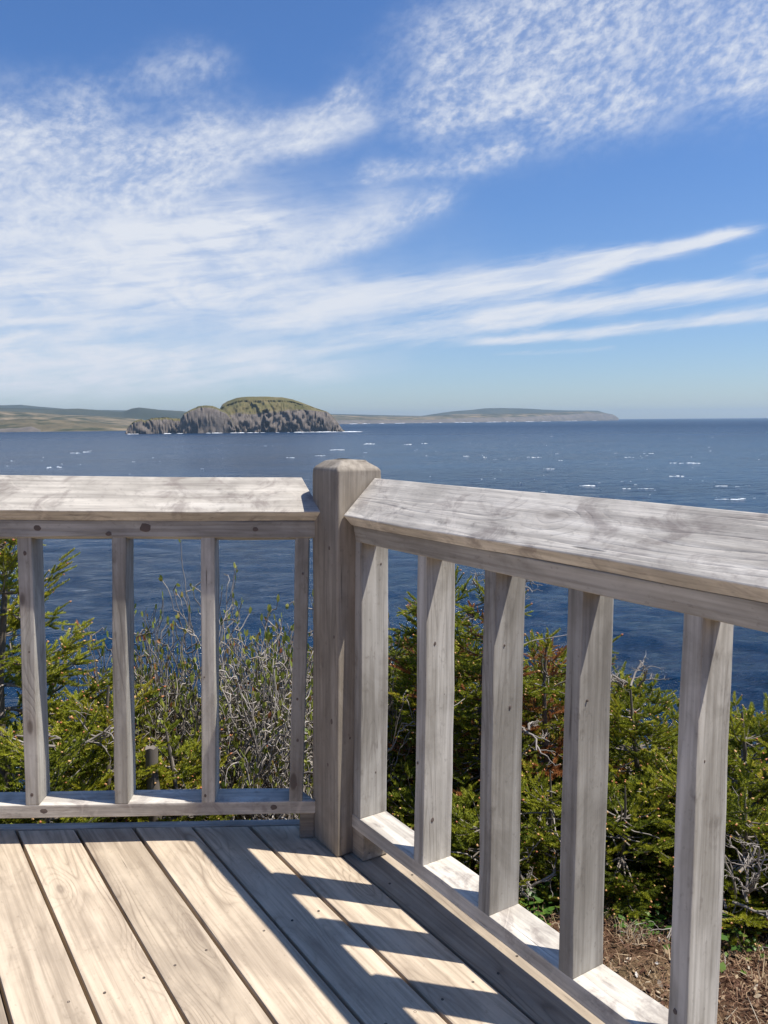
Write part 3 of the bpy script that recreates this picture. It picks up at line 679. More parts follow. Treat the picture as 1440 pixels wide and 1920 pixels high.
def build_ground():
    m, T, b = new_mat('peat_ground')
    g = T.new('ShaderNodeNewGeometry'); P = g.outputs['Position']
    n1 = T.noise(P, 3.2, 6, .65); n2 = T.noise(P, 26, 5, .7); n3 = T.noise(P, 140, 3, .6); n4 = T.noise(P, .9, 4, .5)
    c = T.mix(T.mr(n2, .35, .68), (.045, .020, .013), (.16, .085, .05))
    c = T.mix(T.m('MULTIPLY', T.mr(n1, .48, .66), .7), c, (.23, .16, .09))
    c = T.mix(T.m('MULTIPLY', T.mr(n3, .55, .75), .6), c, (.34, .25, .16))
    c = T.mix(T.m('MULTIPLY', T.mr(n4, .55, .7), .5), c, (.05, .065, .02))
    T.l.new(c, b.inputs['Base Color']); b.inputs['Roughness'].default_value = .95; b.inputs['Specular IOR Level'].default_value = .1
    bp = T.new('ShaderNodeBump'); bp.inputs['Strength'].default_value = .9; bp.inputs['Distance'].default_value = .03
    T.l.new(T.m('ADD', n2, T.m('MULTIPLY', n3, .4)), bp.inputs['Height']); T.l.new(bp.outputs[0], b.inputs['Normal'])
    xs = np.concatenate([np.linspace(-60, -5, 40)[:-1], np.linspace(-5, 6, 260), np.linspace(6, 60, 40)[1:]])
    ys = np.concatenate([np.linspace(-60, -3, 30)[:-1], np.linspace(-3, 5, 200), np.linspace(5, 60, 50)[1:]])
    X, Y = np.meshgrid(xs, ys, indexing='ij'); Z = gz(X, Y)
    idx = np.arange(X.size).reshape(X.shape)
    F = np.stack([idx[:-1, :-1], idx[1:, :-1], idx[1:, 1:], idx[:-1, 1:]], -1).reshape(-1, 4)
    o = mesh_np('ground', np.stack([X, Y, Z], -1).reshape(-1, 3), F, m, smooth=True)
    tag(o, 'dark brown peaty ground of the bluff, covered with dry litter', 'ground', kind='structure')
build_ground()

# ------------------------------------------------------------------ foliage materials
def leafy(name, stops, rough=.5, trans=.25, tip=None):
    """stops: colours picked by the per-clump attribute 'tone' (real variation between shoots; spruce hearts darkened as shade)"""
    m, T, b = new_mat(name); a = T.new('ShaderNodeAttribute'); a.attribute_name = 'tone'
    cr = T.new('ShaderNodeValToRGB'); el = cr.color_ramp.elements
    while len(el) < len(stops): el.new(.5)
    for e, (p, c) in zip(el, stops): e.position = p; e.color = (*c, 1)
    T.l.new(a.outputs['Fac'], cr.inputs[0]); T.l.new(cr.outputs[0], b.inputs['Base Color'])
    b.inputs['Roughness'].default_value = rough; b.inputs['Specular IOR Level'].default_value = .35
    if trans:
        tr = T.new('ShaderNodeBsdfTranslucent'); ms = T.new('ShaderNodeMixShader'); ms.inputs[0].default_value = trans
        T.l.new(cr.outputs[0], tr.inputs[0]); T.l.new(b.outputs[0], ms.inputs[1]); T.l.new(tr.outputs[0], ms.inputs[2])
        T.l.new(ms.outputs[0], T.n['Material Output'].inputs[0])
    return m
NEEDLE = leafy('spruce_needles', [(0, (.085, .125, .018)), (.28, (.22, .26, .024)), (.55, (.41, .42, .036)), (.82, (.54, .47, .055)), (.90, (.44, .25, .08)), (1, (.44, .19, .07))], .5, .30)
BUD = leafy('spruce_buds', [(0, (.55, .30, .12)), (.6, (.62, .40, .18)), (1, (.45, .16, .07))], .6, 0)
TWIG = leafy('twig_bark', [(0, (.10, .08, .062)), (.5, (.22, .19, .16)), (1, (.42, .38, .34))], .85, 0)
LEAF = leafy('shrub_leaves', [(0, (.13, .19, .03)), (.5, (.30, .34, .06)), (.8, (.36, .34, .08)), (1, (.40, .14, .06))], .45, .35)
LITTER = leafy('dry_litter', [(0, (.10, .045, .025)), (.3, (.24, .14, .08)), (.6, (.40, .29, .17)), (.85, (.55, .46, .33)), (1, (.66, .62, .56))], .8, .1)
GREENL = leafy('ground_leaves', [(0, (.045, .10, .02)), (.6, (.10, .20, .03)), (1, (.20, .26, .05))], .4, .3)

class Geo:
    def __init__(s): s.V = []; s.F = []; s.m = []; s.t = []; s.n = 0
    def add(s, V, F, mat, tone):
        V = np.asarray(V, np.float32); F = np.asarray(F, np.int64)
        s.V.append(V); s.F.append(F + s.n); s.m.append(np.full(len(F), mat, np.int32) if np.isscalar(mat) else mat)
        s.t.append(np.full(len(V), tone, np.float32) if np.isscalar(tone) else tone); s.n += len(V)
    def arrays(s): return np.concatenate(s.V), np.concatenate(s.F), np.concatenate(s.m), np.concatenate(s.t)
    def build(s, name, mats, parent=None, org=(0, 0, 0)):
        V, F, m, t = s.arrays(); return mesh_np(name, V - np.asarray(org, np.float32), F, mats, parent, {'tone': t}, m)
def tube(pts, rad, k=5):
    """triangulated tube along a polyline"""
    P = np.asarray(pts, float); n = len(P); rad = np.asarray(rad, float)
    d = np.gradient(P, axis=0); d /= np.linalg.norm(d, axis=1)[:, None] + 1e-9
    ref = np.array([0, 0, 1.0]) if abs(d[0][2]) < .8 else np.array([1.0, 0, 0])
    a = np.cross(d, ref); a /= np.linalg.norm(a, axis=1)[:, None] + 1e-9; b = np.cross(d, a)
    th = np.arange(k) * 2 * math.pi / k
    V = P[:, None, :] + (a[:, None, :] * np.cos(th)[None, :, None] + b[:, None, :] * np.sin(th)[None, :, None]) * rad[:, None, None]
    V = V.reshape(-1, 3); F = []
    for i in range(n - 1):
        for j in range(k):
            j2 = (j + 1) % k; q = (i * k + j, i * k + j2, (i + 1) * k + j2, (i + 1) * k + j)
            F.append((q[0], q[1], q[2])); F.append((q[0], q[2], q[3]))
    return V, np.array(F)
rgf = np.random.default_rng(99)
def sprig(L=.09, n=110, nl=.0145, tone=.4, bud=True):
    """a shoot along +x: upswept needles round a curved stem, tan bud at the tip"""
    G = Geo(); c = rgf.normal(0, .12)
    t = np.sort(rgf.random(n)) * .97 + .03
    ax = np.stack([t * L, c * L * t * t, .10 * L * t * t], -1)
    phi = rgf.random(n) * 2 * math.pi
    side = np.stack([np.zeros(n), np.cos(phi), np.abs(np.sin(phi)) * .85 - .12 + 0 * phi], -1); side /= np.linalg.norm(side, axis=1)[:, None]
    fw = .62 + .5 * t[:, None] ** 3 * 1.6
    d = side + np.array([1, 0, 0]) * fw; d /= np.linalg.norm(d, axis=1)[:, None]
    ln = nl * (1 - .35 * t ** 4) * (.8 + .4 * rgf.random(n)); w_ = np.cross(d, rgf.normal(0, 1, (n, 3))); w_ /= np.linalg.norm(w_, axis=1)[:, None]
    wd = .0020
    V = np.stack([ax - w_ * wd, ax + w_ * wd, ax + d * ln[:, None]], 1).reshape(-1, 3)
    F = np.arange(3 * n).reshape(-1, 3)
    tn = np.repeat(np.clip(tone + rgf.normal(0, .07, n) + (t - .5) * .16, 0, 1), 3)
    G.add(V, F, 0, tn)
    m_ = 4; tt = np.linspace(0, 1, m_); P = np.stack([tt * L, c * L * tt * tt, .10 * L * tt * tt], -1)
    V, F = tube(P, [.0013, .0012, .001, .0008], 3); G.add(V, F, 2, .15)
    if bud:
        e = P[-1] + np.array([nl * .55, 0, 0]); r = .0052
        V = np.array([(1.6, 0, 0), (-1.2, 0, 0), (0, 1, 0), (0, -1, 0), (0, 0, 1), (0, 0, -1)]) * r + e
        F = np.array([(0, 2, 4), (0, 4, 3), (0, 3, 5), (0, 5, 2), (1, 4, 2), (1, 3, 4), (1, 5, 3), (1, 2, 5)]); G.add(V, F, 1, float(rgf.random() * .8))
    return G.arrays()
SPRIGS = [sprig(L=.055 + .040 * rgf.random(), n=int(105 + 30 * rgf.random()), bud=(i % 3) < 1, tone=0) for i in range(15)]
def rotz(a): c, s = math.cos(a), math.sin(a); return np.array([[c, -s, 0], [s, c, 0], [0, 0, 1.0]])
def roty(a): c, s = math.cos(a), math.sin(a); return np.array([[c, 0, s], [0, 1.0, 0], [-s, 0, c]])
def rotx(a): c, s = math.cos(a), math.sin(a); return np.array([[1.0, 0, 0], [0, c, -s], [0, s, c]])
def bough(L, tone_shift=0):
    """flat spray of shoots along +x with side shoots, slightly drooping then rising at the tip"""
    G = Geo(); n = max(3, int(L / .048)); dead = rgf.random() < .08
    curve = lambda s: np.array([s * L, .05 * L * math.sin(s * 3 + ph), -.16 * L * math.sin(s * math.pi * .9) + .10 * L * s * s]); ph = rgf.random() * 6
    P = np.array([curve(s) for s in np.linspace(0, 1, 7)])
    V, F = tube(P, np.linspace(.006, .0016, 7) * (L / .5) ** .6, 5); G.add(V, F, 2, .30 + .4 * rgf.random())
    def put(pos, yaw, pitch, roll, sc_, tone):
        V, F, m, t = SPRIGS[rgf.integers(len(SPRIGS))]
        R = rotz(yaw) @ roty(pitch) @ rotx(roll); G.add((R @ (V * sc_).T).T + pos, F, m, np.where(np.repeat(False, len(t)), t, np.clip(t + tone, 0, 1)))
    for i in range(n):
        s = .22 + .78 * (i + rgf.random() * .6) / n; p = curve(min(1, s)); env = (1 - s) * .9 + .28
        for sd in (-1, 1):
            sl_ = env * L * .42 * (.6 + .6 * rgf.random()); yaw = sd * math.radians(rgf.uniform(38, 62)); k = max(1, int(sl_ / .05))
            dirv = rotz(yaw) @ np.array([1, 0, -.05 + .2 * rgf.normal()])
            if k > 1:
                V, F = tube(np.array([p, p + dirv * sl_ * .8]), [.002, .001], 3); G.add(V, F, 2, .3)
            for q in range(k):
                pos = p + dirv * (q * .05)
                tn = tone_shift + .34 + .16 * (q / max(1, k)) + rgf.normal(0, .07)
                put(pos, yaw + rgf.normal(0, .18), rgf.normal(-.06, .10), rgf.normal(0, .3), .85 + .3 * rgf.random(), tn)
                if rgf.random() < .35: put(pos + dirv * .015, yaw + rgf.choice([-1, 1]) * .75, rgf.normal(-.12, .2), rgf.normal(0, .3), .75 * (.8 + .3 * rgf.random()), tn + .05)
        if rgf.random() < .7: put(p, rgf.normal(0, .4), rgf.normal(-.35, .2), 0, .8, tone_shift + .36 + rgf.normal(0, .08))
    put(curve(1.0) - np.array([.02, 0, 0]), 0, -.12, 0, 1.05, tone_shift + .5)
    return G.arrays()
BOUGHS = {}
for Lb in (.18, .28, .40, .55): BOUGHS[Lb] = [bough(Lb) for _ in range(5)]
def conifer(name, label, cat, x, y, ztop, rmax, tone=0.0, shape='bush', density=1.0, leader=True, seed=0, brown=0.0, group='spruces along the bluff edge', lowcut=0.0, sidebias=None):
    r = np.random.default_rng(seed); zb = float(gz(x, y)); Hh = ztop - zb
    root = empty(name, label, cat, loc=(x, y, zb), group=group)
    G = Geo(); lean = r.normal(0, .05, 2)
    ctr = lambda z: np.array([lean[0] * z, lean[1] * z, z])
    V, F = tube(np.array([ctr(z) + np.array([.02 * math.sin(z * 5), .02 * math.cos(z * 4), 0]) for z in np.linspace(-.15, Hh * .96, 10)]), np.linspace(.030, .005, 10) * (Hh / 1.2) ** .7, 7)
    Gt = Geo(); Gt.add(V, F, 0, .22); Gt.build('trunk', [TWIG], root)
    Hh -= .03 if leader else .09; nw = int(Hh / .105 * density)
    for i in range(nw):
        f = (i + r.random() * .25) / nw; z = Hh * (lowcut + (1 - lowcut) * f)
        if shape == 'bush': env = rmax * (max(.02, 1 - f ** 2.4)) ** .5 * (.75 + .25 * min(1, f * 6))
        else: env = rmax * (1 - f) ** .72 * (.7 + .3 * min(1, f * 5)) + .03
        nb = int(r.integers(6, 10) * (1 if env > .2 else .8))
        for k in range(nb):
            a = r.random() * 2 * math.pi + k * 2.4
            e = env * (.62 + .5 * r.random())
            if sidebias is not None: e *= 1 + sidebias[1] * math.cos(a - sidebias[0])
            Ls = min(BOUGHS, key=lambda q: abs(q - e)); V, F, m, t = BOUGHS[Ls][r.integers(5)]
            pit = r.normal(-.12 - .55 * f ** 3, .12)
            R = rotz(a) @ roty(pit) @ rotx(r.normal(0, .14)); s = e / Ls
            br = 0
            tn = tone + r.normal(0, .09)
            if r.random() < brown * (.35 + f): tn = .50 + .25 * r.random()
            V2 = (R @ (V * np.array([s, min(s, 1.15), min(s, 1.15)])).T).T + ctr(z)
            G.add(V2, F, m, np.where(m_vert(F, m, len(V)) == 0, np.clip(t + tn, 0, 1), t))
        # inner fill so that the heart of the tree is not see-through
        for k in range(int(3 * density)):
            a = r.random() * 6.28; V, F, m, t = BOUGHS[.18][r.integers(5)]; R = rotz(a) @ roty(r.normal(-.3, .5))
            G.add((R @ V.T).T + ctr(z) + np.array([math.cos(a), math.sin(a), 0]) * env * .35 * r.random(), F, m, np.clip(t + tone - .08, 0, 1))  # inner shoots toned darker, painting shade into the gaps
    if leader:
        for k in range(6):
            V, F, m, t = SPRIGS[r.integers(len(SPRIGS))]; R = rotz(k * 1.1) @ roty(-1.5 if k == 0 else -.75 + .2 * r.random())
            G.add((R @ (V * 1.25).T).T + ctr(Hh * .93) + np.array([0, 0, .02 * k if k else .05]), F, m, np.clip(t + tone + .5, 0, 1))
    # dead grey twigs poking out
    for k in range(int(5 * density)):
        z = Hh * r.uniform(.05, .95); a = r.random() * 6.28; L_ = rmax * r.uniform(.6, 1.12); p = ctr(z); pts = [p]
        d = np.array([math.cos(a), math.sin(a), r.uniform(-.1, .5)])
        for q in range(4): d = d + r.normal(0, .2, 3); pts.append(pts[-1] + d / np.linalg.norm(d) * L_ / 4)
        V, F = tube(pts, [.0045, .0035, .0028, .002, .0012], 4); G.add(V, F, 2, .75)
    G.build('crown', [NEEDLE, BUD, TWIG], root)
    return root
_cache = {}
def m_vert(F, m, n):
    key = id(F)
    if key in _cache: return _cache[key]
    mv = np.zeros(n, np.int32); mv[F.ravel()] = np.repeat(m, 3); _cache[key] = mv; return mv
def place(px, d):
    v = ray(px, 900); return CAM[0] + v[0] * d, CAM[1] + v[1] * d
CON = [  # label, px, top py, distance, radius, options
    ('tall dense spruce at the far left, taller than the railing balusters', -20, 965, 3.5, .58, dict(shape='cone', density=1.15, tone=.06, sidebias=(0.0, .35))),
    ('yellow green spruce bush filling the gap between first and second left balusters', 150, 1262, 3.25, .42, dict(tone=.14)),
    ('low spruce bush at the left picture edge, in front of the tall spruce', 20, 1330, 2.95, .34, dict(tone=.02)),
    ('low spruce bush below the twiggy shrubs, right of the second left baluster', 315, 1350, 3.1, .34, dict(tone=.06)),
    ('shaded low spruce under the twiggy shrub beside the post', 480, 1345, 3.9, .48, dict(tone=-.06, density=1.2)),
    ('small spruce seen just left of the corner post foot', 600, 1400, 3.6, .30, dict(tone=-.04)),
    ('upright spruce between the first and second right balusters', 800, 1072, 3.85, .46, dict(shape='cone', density=1.3, tone=.03, brown=.25)),
    ('upright spruce with a bare leader between the second and third right balusters', 898, 1082, 3.65, .42, dict(shape='cone', density=1.3, tone=.0, brown=.3)),
    ('spruce with orange brown dying tips between the third and fourth right balusters', 1030, 1185, 3.75, .40, dict(shape='cone', density=1.3, tone=.06, brown=.75)),
    ('spruce with red brown twigs just right of the fourth right baluster', 1150, 1205, 4.1, .30, dict(shape='cone', density=1.15, tone=.05, brown=.5)),
    ('broad bushy spruce between the fourth and fifth right balusters', 1215, 1272, 3.75, .46, dict(tone=.05, density=1.25)),
    ('broad green spruce bush at the right picture edge', 1440, 1318, 3.7, .50, dict(tone=.06, density=1.2)),
    ('low spruce bush hanging over the brown ground between the last two balusters', 1180, 1455, 3.25, .36, dict(tone=-.02, lowcut=.22)),
    ('low spruce bush in the gap left of the fourth right baluster', 1030, 1425, 3.3, .36, dict(tone=-.02)),
    ('low dark spruce bush in the gap between the first two right balusters', 790, 1455, 3.35, .36, dict(tone=-.06)),
    ('low dark spruce bush in the gap right of the second right baluster', 905, 1470, 3.1, .30, dict(tone=-.03)),
    ('low spruce bush at the right edge above the dead branches', 1430, 1480, 3.2, .36, dict(tone=.0, lowcut=.25)),
    ('low spruce bush behind the fifth right baluster', 1320, 1400, 3.45, .38, dict(tone=.03, lowcut=.18)),
    ('spruce bush hidden behind the corner post', 665, 1330, 3.9, .36, dict(tone=-.04)),
    ('dark spruce bush farther down the slope behind the second left baluster', 240, 1275, 4.4, .50, dict(tone=-.04, density=1.2)),
    ('dark spruce bush farther down the slope behind the third left baluster', 400, 1300, 4.5, .50, dict(tone=-.06, density=1.2)),
    ('dark spruce bush farther down the slope just left of the corner post', 560, 1310, 4.5, .45, dict(tone=-.06, density=1.2)),
    ('dark spruce bush filling the gap left of the second right baluster', 735, 1185, 4.3, .50, dict(tone=-.02, density=1.3)),
    ('dark spruce bush farther back between the second and third right balusters', 870, 1165, 4.3, .52, dict(tone=.0, density=1.3)),
    ('dark spruce bush farther back between the third and fourth right balusters', 1040, 1225, 4.3, .52, dict(tone=.02, density=1.3)),
    ('spruce bush farther back beside the fifth right baluster', 1330, 1335, 4.3, .52, dict(tone=.03, density=1.2)),
    ('wide spruce bush outside the picture on the right', 1640, 1330, 3.6, .55, dict(tone=.05)),
]
for i, (lab, px, py, d, rad, kw) in enumerate(CON):
    x, y = place(px, d); zt = CAM[2] + ray(px, py)[2] * d
    tall = kw.get('shape') == 'cone'
    kw = dict(kw); kw.setdefault('leader', tall)
    conifer('spruce_tree' if tall else 'spruce_bush', lab, 'tree' if tall else 'bush', x, y, zt, rad, seed=200 + i, group='spruce trees on the bluff' if tall else 'spruce bushes on the bluff', **kw)

# ------------------------------------------------------------------ twiggy deciduous shrubs
def shrub(label, px, py_top, d, half, seed, leaf=.6, stems=5, cat='shrub', name='twiggy_shrub', tone=.78, maxd=5):
    r = np.random.default_rng(seed); x, y = place(px, d); zb = float(gz(x, y)); Hh = CAM[2] + ray(px, py_top)[2] * d - zb
    root = empty(name, label, cat, loc=(x, y, zb), group='twiggy shrubs beyond the left railing')
    G = Geo(); GL = Geo(); cnt = [0]
    def leafq(p, dv):
        L_ = r.uniform(.022, .036); dv = dv / np.linalg.norm(dv); up = r.normal(0, 1, 3); sd = np.cross(dv, up); sd /= np.linalg.norm(sd); nn = np.cross(sd, dv)
        w_ = L_ * .33; V = [p, p + dv * L_ * .35 + sd * w_ + nn * .002, p + dv * L_ * .35 - sd * w_ + nn * .002, p + dv * L_ * .72 + sd * w_ * .8, p + dv * L_ * .72 - sd * w_ * .8, p + dv * L_]
        F = [(0, 1, 2), (1, 3, 2), (3, 4, 2), (3, 5, 4)]
        GL.add(V, F, 0, float(np.clip(r.normal(.5, .22) + (.4 if r.random() < .05 else 0), 0, 1)))
    def grow(p, d_, L_, rad, dep):
        cnt[0] += 1
        n = 4; pts = [p]; dd = d_.copy()
        for q in range(n):
            dd = dd + r.normal(0, .42, 3) + np.array([0, 0, .06]); dd /= np.linalg.norm(dd); pts.append(pts[-1] + dd * L_ / n)
        rr = np.linspace(rad, rad * .68, n + 1)
        rr = np.maximum(rr, .0030); V, F = tube(pts, rr, 5 if rad > .004 else 3); G.add(V, F, 0, float(np.clip(tone + r.normal(0, .25) - (.25 if rad > .008 else 0), 0, 1)))
        if dep >= maxd or L_ < .025:
            if r.random() < leaf:
                for _ in range(r.integers(1, 4)): leafq(pts[-1], dd + r.normal(0, .5, 3) + np.array([0, 0, .4]))
            return
        k = r.integers(2, 4) if dep > 0 else 3
        for q in range(k):
            nd = dd + r.normal(0, .55, 3); nd[2] = nd[2] * .6 + .32
            grow(pts[-1] if q < 2 else pts[2], nd / np.linalg.norm(nd), L_ * r.uniform(.68, .90), rad * r.uniform(.66, .80), dep + 1)
        if dep > 2 and r.random() < leaf * .3: leafq(pts[2], r.normal(0, 1, 3))
    for s in range(stems):
        a = r.random() * 6.28; tl = half * r.uniform(.2, 1.0) / Hh * 1.3
        d0 = np.array([math.cos(a) * tl, math.sin(a) * tl * .6, 1.0]); d0 /= np.linalg.norm(d0)
        grow(np.array([r.normal(0, .04), r.normal(0, .04), -.05]), d0, Hh * r.uniform(.25, .32), .0135, 0)
    V, F, m, t = G.arrays()
    zmax = np.quantile(V[:, 2], .999); V[:, 2] *= Hh / zmax; sx = half * 1.05 / max(np.quantile(np.abs(V[:, 0]), .97), .05)
    V[:, 0] *= sx; V[:, 1] *= min(sx, 1)
    mesh_np('branches', V, F, [TWIG], root, {'tone': t}, m)
    if GL.V:
        V, F, m, t = GL.arrays(); V = V.copy(); V[:, 2] *= Hh / zmax; V[:, 0] *= sx; V[:, 1] *= min(sx, 1)
        mesh_np('leaves', V, F, [LEAF], root, {'tone': t}, m)
    return root
shrub('pale grey twiggy shrub with few leaves, just left of the corner post', 505, 1100, 3.45, .36, 301, leaf=.9, stems=14)
shrub('grey twiggy shrub around the third left baluster, tips above the water', 375, 1120, 3.5, .36, 305, leaf=.9, stems=12, tone=.5)
shrub('leafy low twiggy shrub behind the second left baluster', 265, 1150, 3.6, .34, 309, leaf=1.0, stems=10, tone=.5)
shrub('small twiggy shrub in the gap left of the second left baluster', 180, 1188, 4.1, .36, 313, leaf=.8, stems=4, tone=.5)
shrub('twiggy shrub tips showing between last left baluster and post', 590, 1160, 3.7, .34, 317, leaf=.7, stems=8, tone=.45)
# dead silvery branch tangles
def deadwood(label, px, py, d, size, seed, n=9, name='dead_branches'):
    r = np.random.default_rng(seed); x, y = place(px, d); zb = CAM[2] + ray(px, py)[2] * d
    root = empty(name, label, 'dead branches', loc=(x, y, zb), group='bleached dead branches')
    G = Geo()
    def grow(p, dd, L_, rad, dep):
        pts = [p]
        for q in range(5): dd = dd + r.normal(0, .28, 3); dd /= np.linalg.norm(dd); pts.append(pts[-1] + dd * L_ / 5)
        V, F = tube(pts, np.linspace(rad, rad * .6, 6), 5); G.add(V, F, 0, float(np.clip(r.normal(.62, .15), 0, 1)))
        if dep < 3:
            for q in range(r.integers(2, 4)): grow(pts[r.integers(2, 6)], dd + r.normal(0, .8, 3) * np.array([1, 1, .7]), L_ * .62, rad * .6, dep + 1)
    for i in range(n):
        a = r.random() * 6.28; grow(r.normal(0, size * .25, 3) * np.array([1, .6, .4]), np.array([math.cos(a), math.sin(a) * .6, r.uniform(-.1, .7)]), size * r.uniform(.5, 1), .0060, 0)
    G.build('branch_tangle', [TWIG], root)
deadwood('tangle of bleached dead branches at the right edge above the brown ground', 1420, 1690, 3.0, .22, 401, 10)
deadwood('bleached dead twigs beside the third right baluster foot', 1020, 1660, 3.0, .13, 402, 4)
deadwood('few dead twigs rising from the dark gap between the right balusters', 985, 1370, 3.25, .14, 403, 3)
deadwood('bare twigs sticking up above the spruce bush right of the fourth baluster', 1195, 1290, 3.8, .16, 404, 6)
deadwood('pale dead twigs above the orange brown spruce tips', 930, 1120, 3.6, .13, 405, 5)
deadwood('grey dead twigs in the left spruce bush', 130, 1390, 2.95, .20, 406, 4)

# weathered stump post behind the second left baluster
def stump():
    x, y = place(262, 3.0); zt = CAM[2] + ray(262, 1405)[2] * 3.0; zb = float(gz(x, y)); r = np.random.default_rng(8)
    root = empty('wooden_stake', 'short broken grey stake standing behind the second left baluster', 'stake', loc=(x, y, zb))
    G = Geo(); n = 12; H_ = zt - zb
    pts = [(r.normal(0, .004), r.normal(0, .004), z) for z in np.linspace(-.1, H_, 9)]; V, F = tube(pts, np.full(9, .024) * (1 + r.normal(0, .04, 9)), n); V[-n:, 2] += r.normal(0, .003, n)
    G.add(V, F, 0, .25)
    c = len(V); V2 = np.vstack([V[-n:], [[0, 0, H_ - .02]]]); G.add(V2, [(i, (i + 1) % n, n) for i in range(n)], 0, .35)
    G.build('stake_shaft', [TWIG], root)
stump()

# ------------------------------------------------------------------ ground litter and little plants
def litter():
    G = Geo(); r = np.random.default_rng(15); n = 17000
    # dry blades, needles, twigs
    px = np.where(r.random(n) < .6, r.uniform(900, 1700, n), r.uniform(-300, 900, n)); d = r.uniform(2.05, 4.0, n)
    V = []; F = []; tn = []
    for i in range(n):
        x, y = place(px[i], d[i]); z = float(0)
        V.append((x, y)); 
    XY = np.array(V); Z = gz(XY[:, 0], XY[:, 1]); out = []; tones = []
    patch = vnoise(XY[:, 0] * 4 + 40, XY[:, 1] * 4 + 40, 80, 3)
    a = r.random(n) * 6.28; L_ = r.gamma(1.8, .013, n) + .010; L_ = np.minimum(L_, .16); h0 = r.uniform(.002, .022, n); h1 = h0 + r.normal(0, .018, n) + (r.random(n) < .18) * r.uniform(0, .05, n)
    wd = r.uniform(.0007, .0018, n)
    p0 = np.stack([XY[:, 0], XY[:, 1], Z + h0], -1); dv = np.stack([np.cos(a), np.sin(a), 0 * a], -1)
    pm = p0 + dv * (L_ * .5)[:, None] + np.stack([r.normal(0, .004, n), r.normal(0, .004, n), .5 * (h1 - h0) + r.uniform(0, .012, n)], -1); p1 = p0 + dv * L_[:, None] + np.stack([0 * a, 0 * a, h1 - h0], -1)
    sd = np.stack([-np.sin(a), np.cos(a), r.normal(0, .5, n)], -1) * wd[:, None]
    Vv = np.stack([p0 - sd, p0 + sd, pm - sd, pm + sd, p1], 1).reshape(-1, 3); base = np.arange(n)[:, None] * 5
    F = np.concatenate([base + np.array([0, 1, 2]), base + np.array([1, 3, 2]), base + np.array([2, 3, 4])])
    tones = np.repeat(np.clip(r.normal(.27, .22, n) + (patch - .5) * .8, 0, 1), 5)
    G.add(Vv, F, 0, tones)
    # bark chips and curled leaves
    n = 1600; k = np.random.default_rng(16); px = k.uniform(950, 1650, n); d = k.uniform(2.1, 3.6, n)
    for i in range(n):
        x, y = place(px[i], d[i]); z = float(gz(x, y)) + .006; s = k.uniform(.004, .013); R = rotz(k.random() * 6.28) @ rotx(k.normal(0, .5)) @ roty(k.normal(0, .5))
        q = np.array([(-1.3, 0, 0), (-.3, .6, .25), (.6, .5, 0), (1.3, 0, .2), (.5, -.6, .1), (-.5, -.5, .3)]) * s
        G.add((R @ q.T).T + (x, y, z), [(0, 1, 5), (1, 2, 5), (2, 4, 5), (2, 3, 4)], 0, float(np.clip(k.normal(.35, .28), 0, 1)))
    o = G.build('dry_litter', [LITTER]); tag(o, 'dry brown grass, needles, twigs and bark chips on the ground', 'ground litter', kind='stuff')
litter()
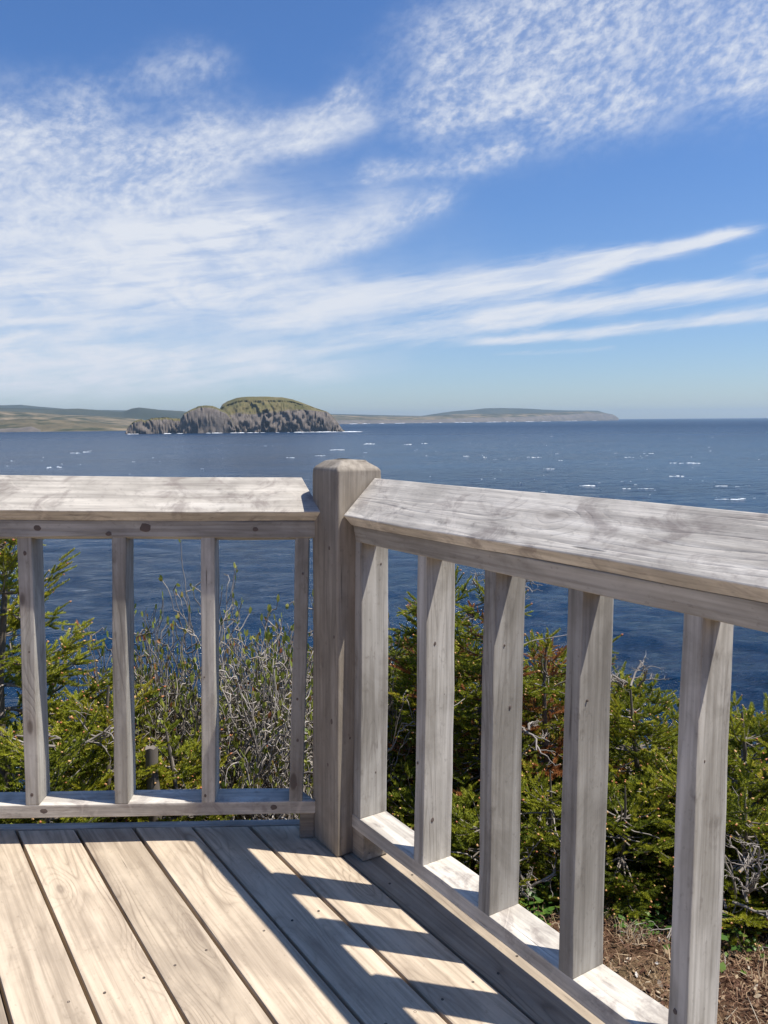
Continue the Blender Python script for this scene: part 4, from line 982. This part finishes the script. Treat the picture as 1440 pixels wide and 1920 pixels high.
def undergrowth():
    """ground-cover sprays and small leaves under and between the bushes"""
    G = Geo(); r = np.random.default_rng(17)
    for i in range(420):
        px = r.uniform(-250, 1650); d = r.uniform(3.0, 4.6) if px < 900 else r.uniform(3.25, 4.4)
        x, y = place(px, d); z = float(gz(x, y)); V, F, m, t = BOUGHS[.18 if r.random() < .5 else .28][r.integers(5)]
        R = rotz(r.random() * 6.28) @ roty(r.normal(-.6, .35)); G.add((R @ V.T).T + (x, y, z + r.uniform(0, .12)), F, m, np.clip(t + r.normal(-.05, .12), 0, 1))
    V, F, m, t = G.arrays()
    o = mesh_np('undergrowth', V, F, [NEEDLE, BUD, TWIG], None, {'tone': t}, m); tag(o, 'low creeping green conifer growth covering the bluff edge', 'undergrowth', kind='stuff')
    GL = Geo()
    def plant(px, d, n, hgt, spread):
        x, y = place(px, d); z = float(gz(x, y))
        for j in range(n):
            a = r.random() * 6.28; b = np.array([x + r.normal(0, spread), y + r.normal(0, spread), z + r.uniform(.01, hgt)]); L_ = r.uniform(.018, .040)
            dv = np.array([math.cos(a), math.sin(a), r.uniform(0, .6)]); dv /= np.linalg.norm(dv); sd = np.cross(dv, (0, 0, 1.0)); sd /= np.linalg.norm(sd); nn = np.cross(sd, dv); w_ = L_ * .33
            V = [b, b + dv * L_ * .4 + sd * w_ + nn * .003, b + dv * L_ * .4 - sd * w_ + nn * .003, b + dv * L_ * .75 + sd * w_ * .7, b + dv * L_ * .75 - sd * w_ * .7, b + dv * L_]
            GL.add(V, [(0, 1, 2), (1, 3, 2), (3, 4, 2), (3, 5, 4)], 0, float(np.clip(r.normal(.5, .25), 0, 1)))
    for (px, d, n) in ((1010, 2.95, 60), (1000, 3.05, 30), (1385, 2.75, 22), (1040, 3.1, 30), (1175, 3.1, 40), (1235, 3.0, 24), (1400, 2.95, 24), (760, 3.0, 30), (1310, 3.05, 20), (880, 2.95, 24)): plant(px, d, n, .09, .05)
    for i in range(60): plant(r.uniform(880, 1600), r.uniform(2.8, 3.5), int(r.integers(3, 10)), .04, .03)
    o = GL.build('ground_leaves', [GREENL]); tag(o, 'small bright green leaves scattered on the ground among the bushes', 'small plants', kind='stuff')
undergrowth()
def tuft(label, px, py, d, n, L_, seed):
    r = np.random.default_rng(seed); x, y = place(px, d); z = float(gz(x, y)); root = empty('grass_tuft', label, 'grass tuft', loc=(x, y, z), group='dry grass tufts'); G = Geo()
    for i in range(n):
        a = r.random() * 6.28; s = r.uniform(.5, 1) * L_; k = r.uniform(.2, 1.0); b = np.array([r.normal(0, .02), r.normal(0, .02), -.01])
        pts = [b, b + np.array([math.cos(a) * s * k * .3, math.sin(a) * s * k * .3, s * .6]), b + np.array([math.cos(a) * s * k * .9, math.sin(a) * s * k * .9, s * (.95 - .5 * k)])]
        V, F = tube(pts, [.0011, .0009, .0003], 3); G.add(V, F, 0, float(np.clip(r.normal(.7, .15), 0, 1)))
    G.build('blades', [LITTER], root)
tuft('dry straw tuft in the dark hollow right of the fourth baluster', 1210, 1790, 2.75, 70, .10, 51)
tuft('dry straw tuft right of the last baluster', 1375, 1830, 2.7, 60, .09, 52)
tuft('dry straw tuft below the spruce bush between the last two balusters', 1170, 1720, 3.0, 80, .11, 53)
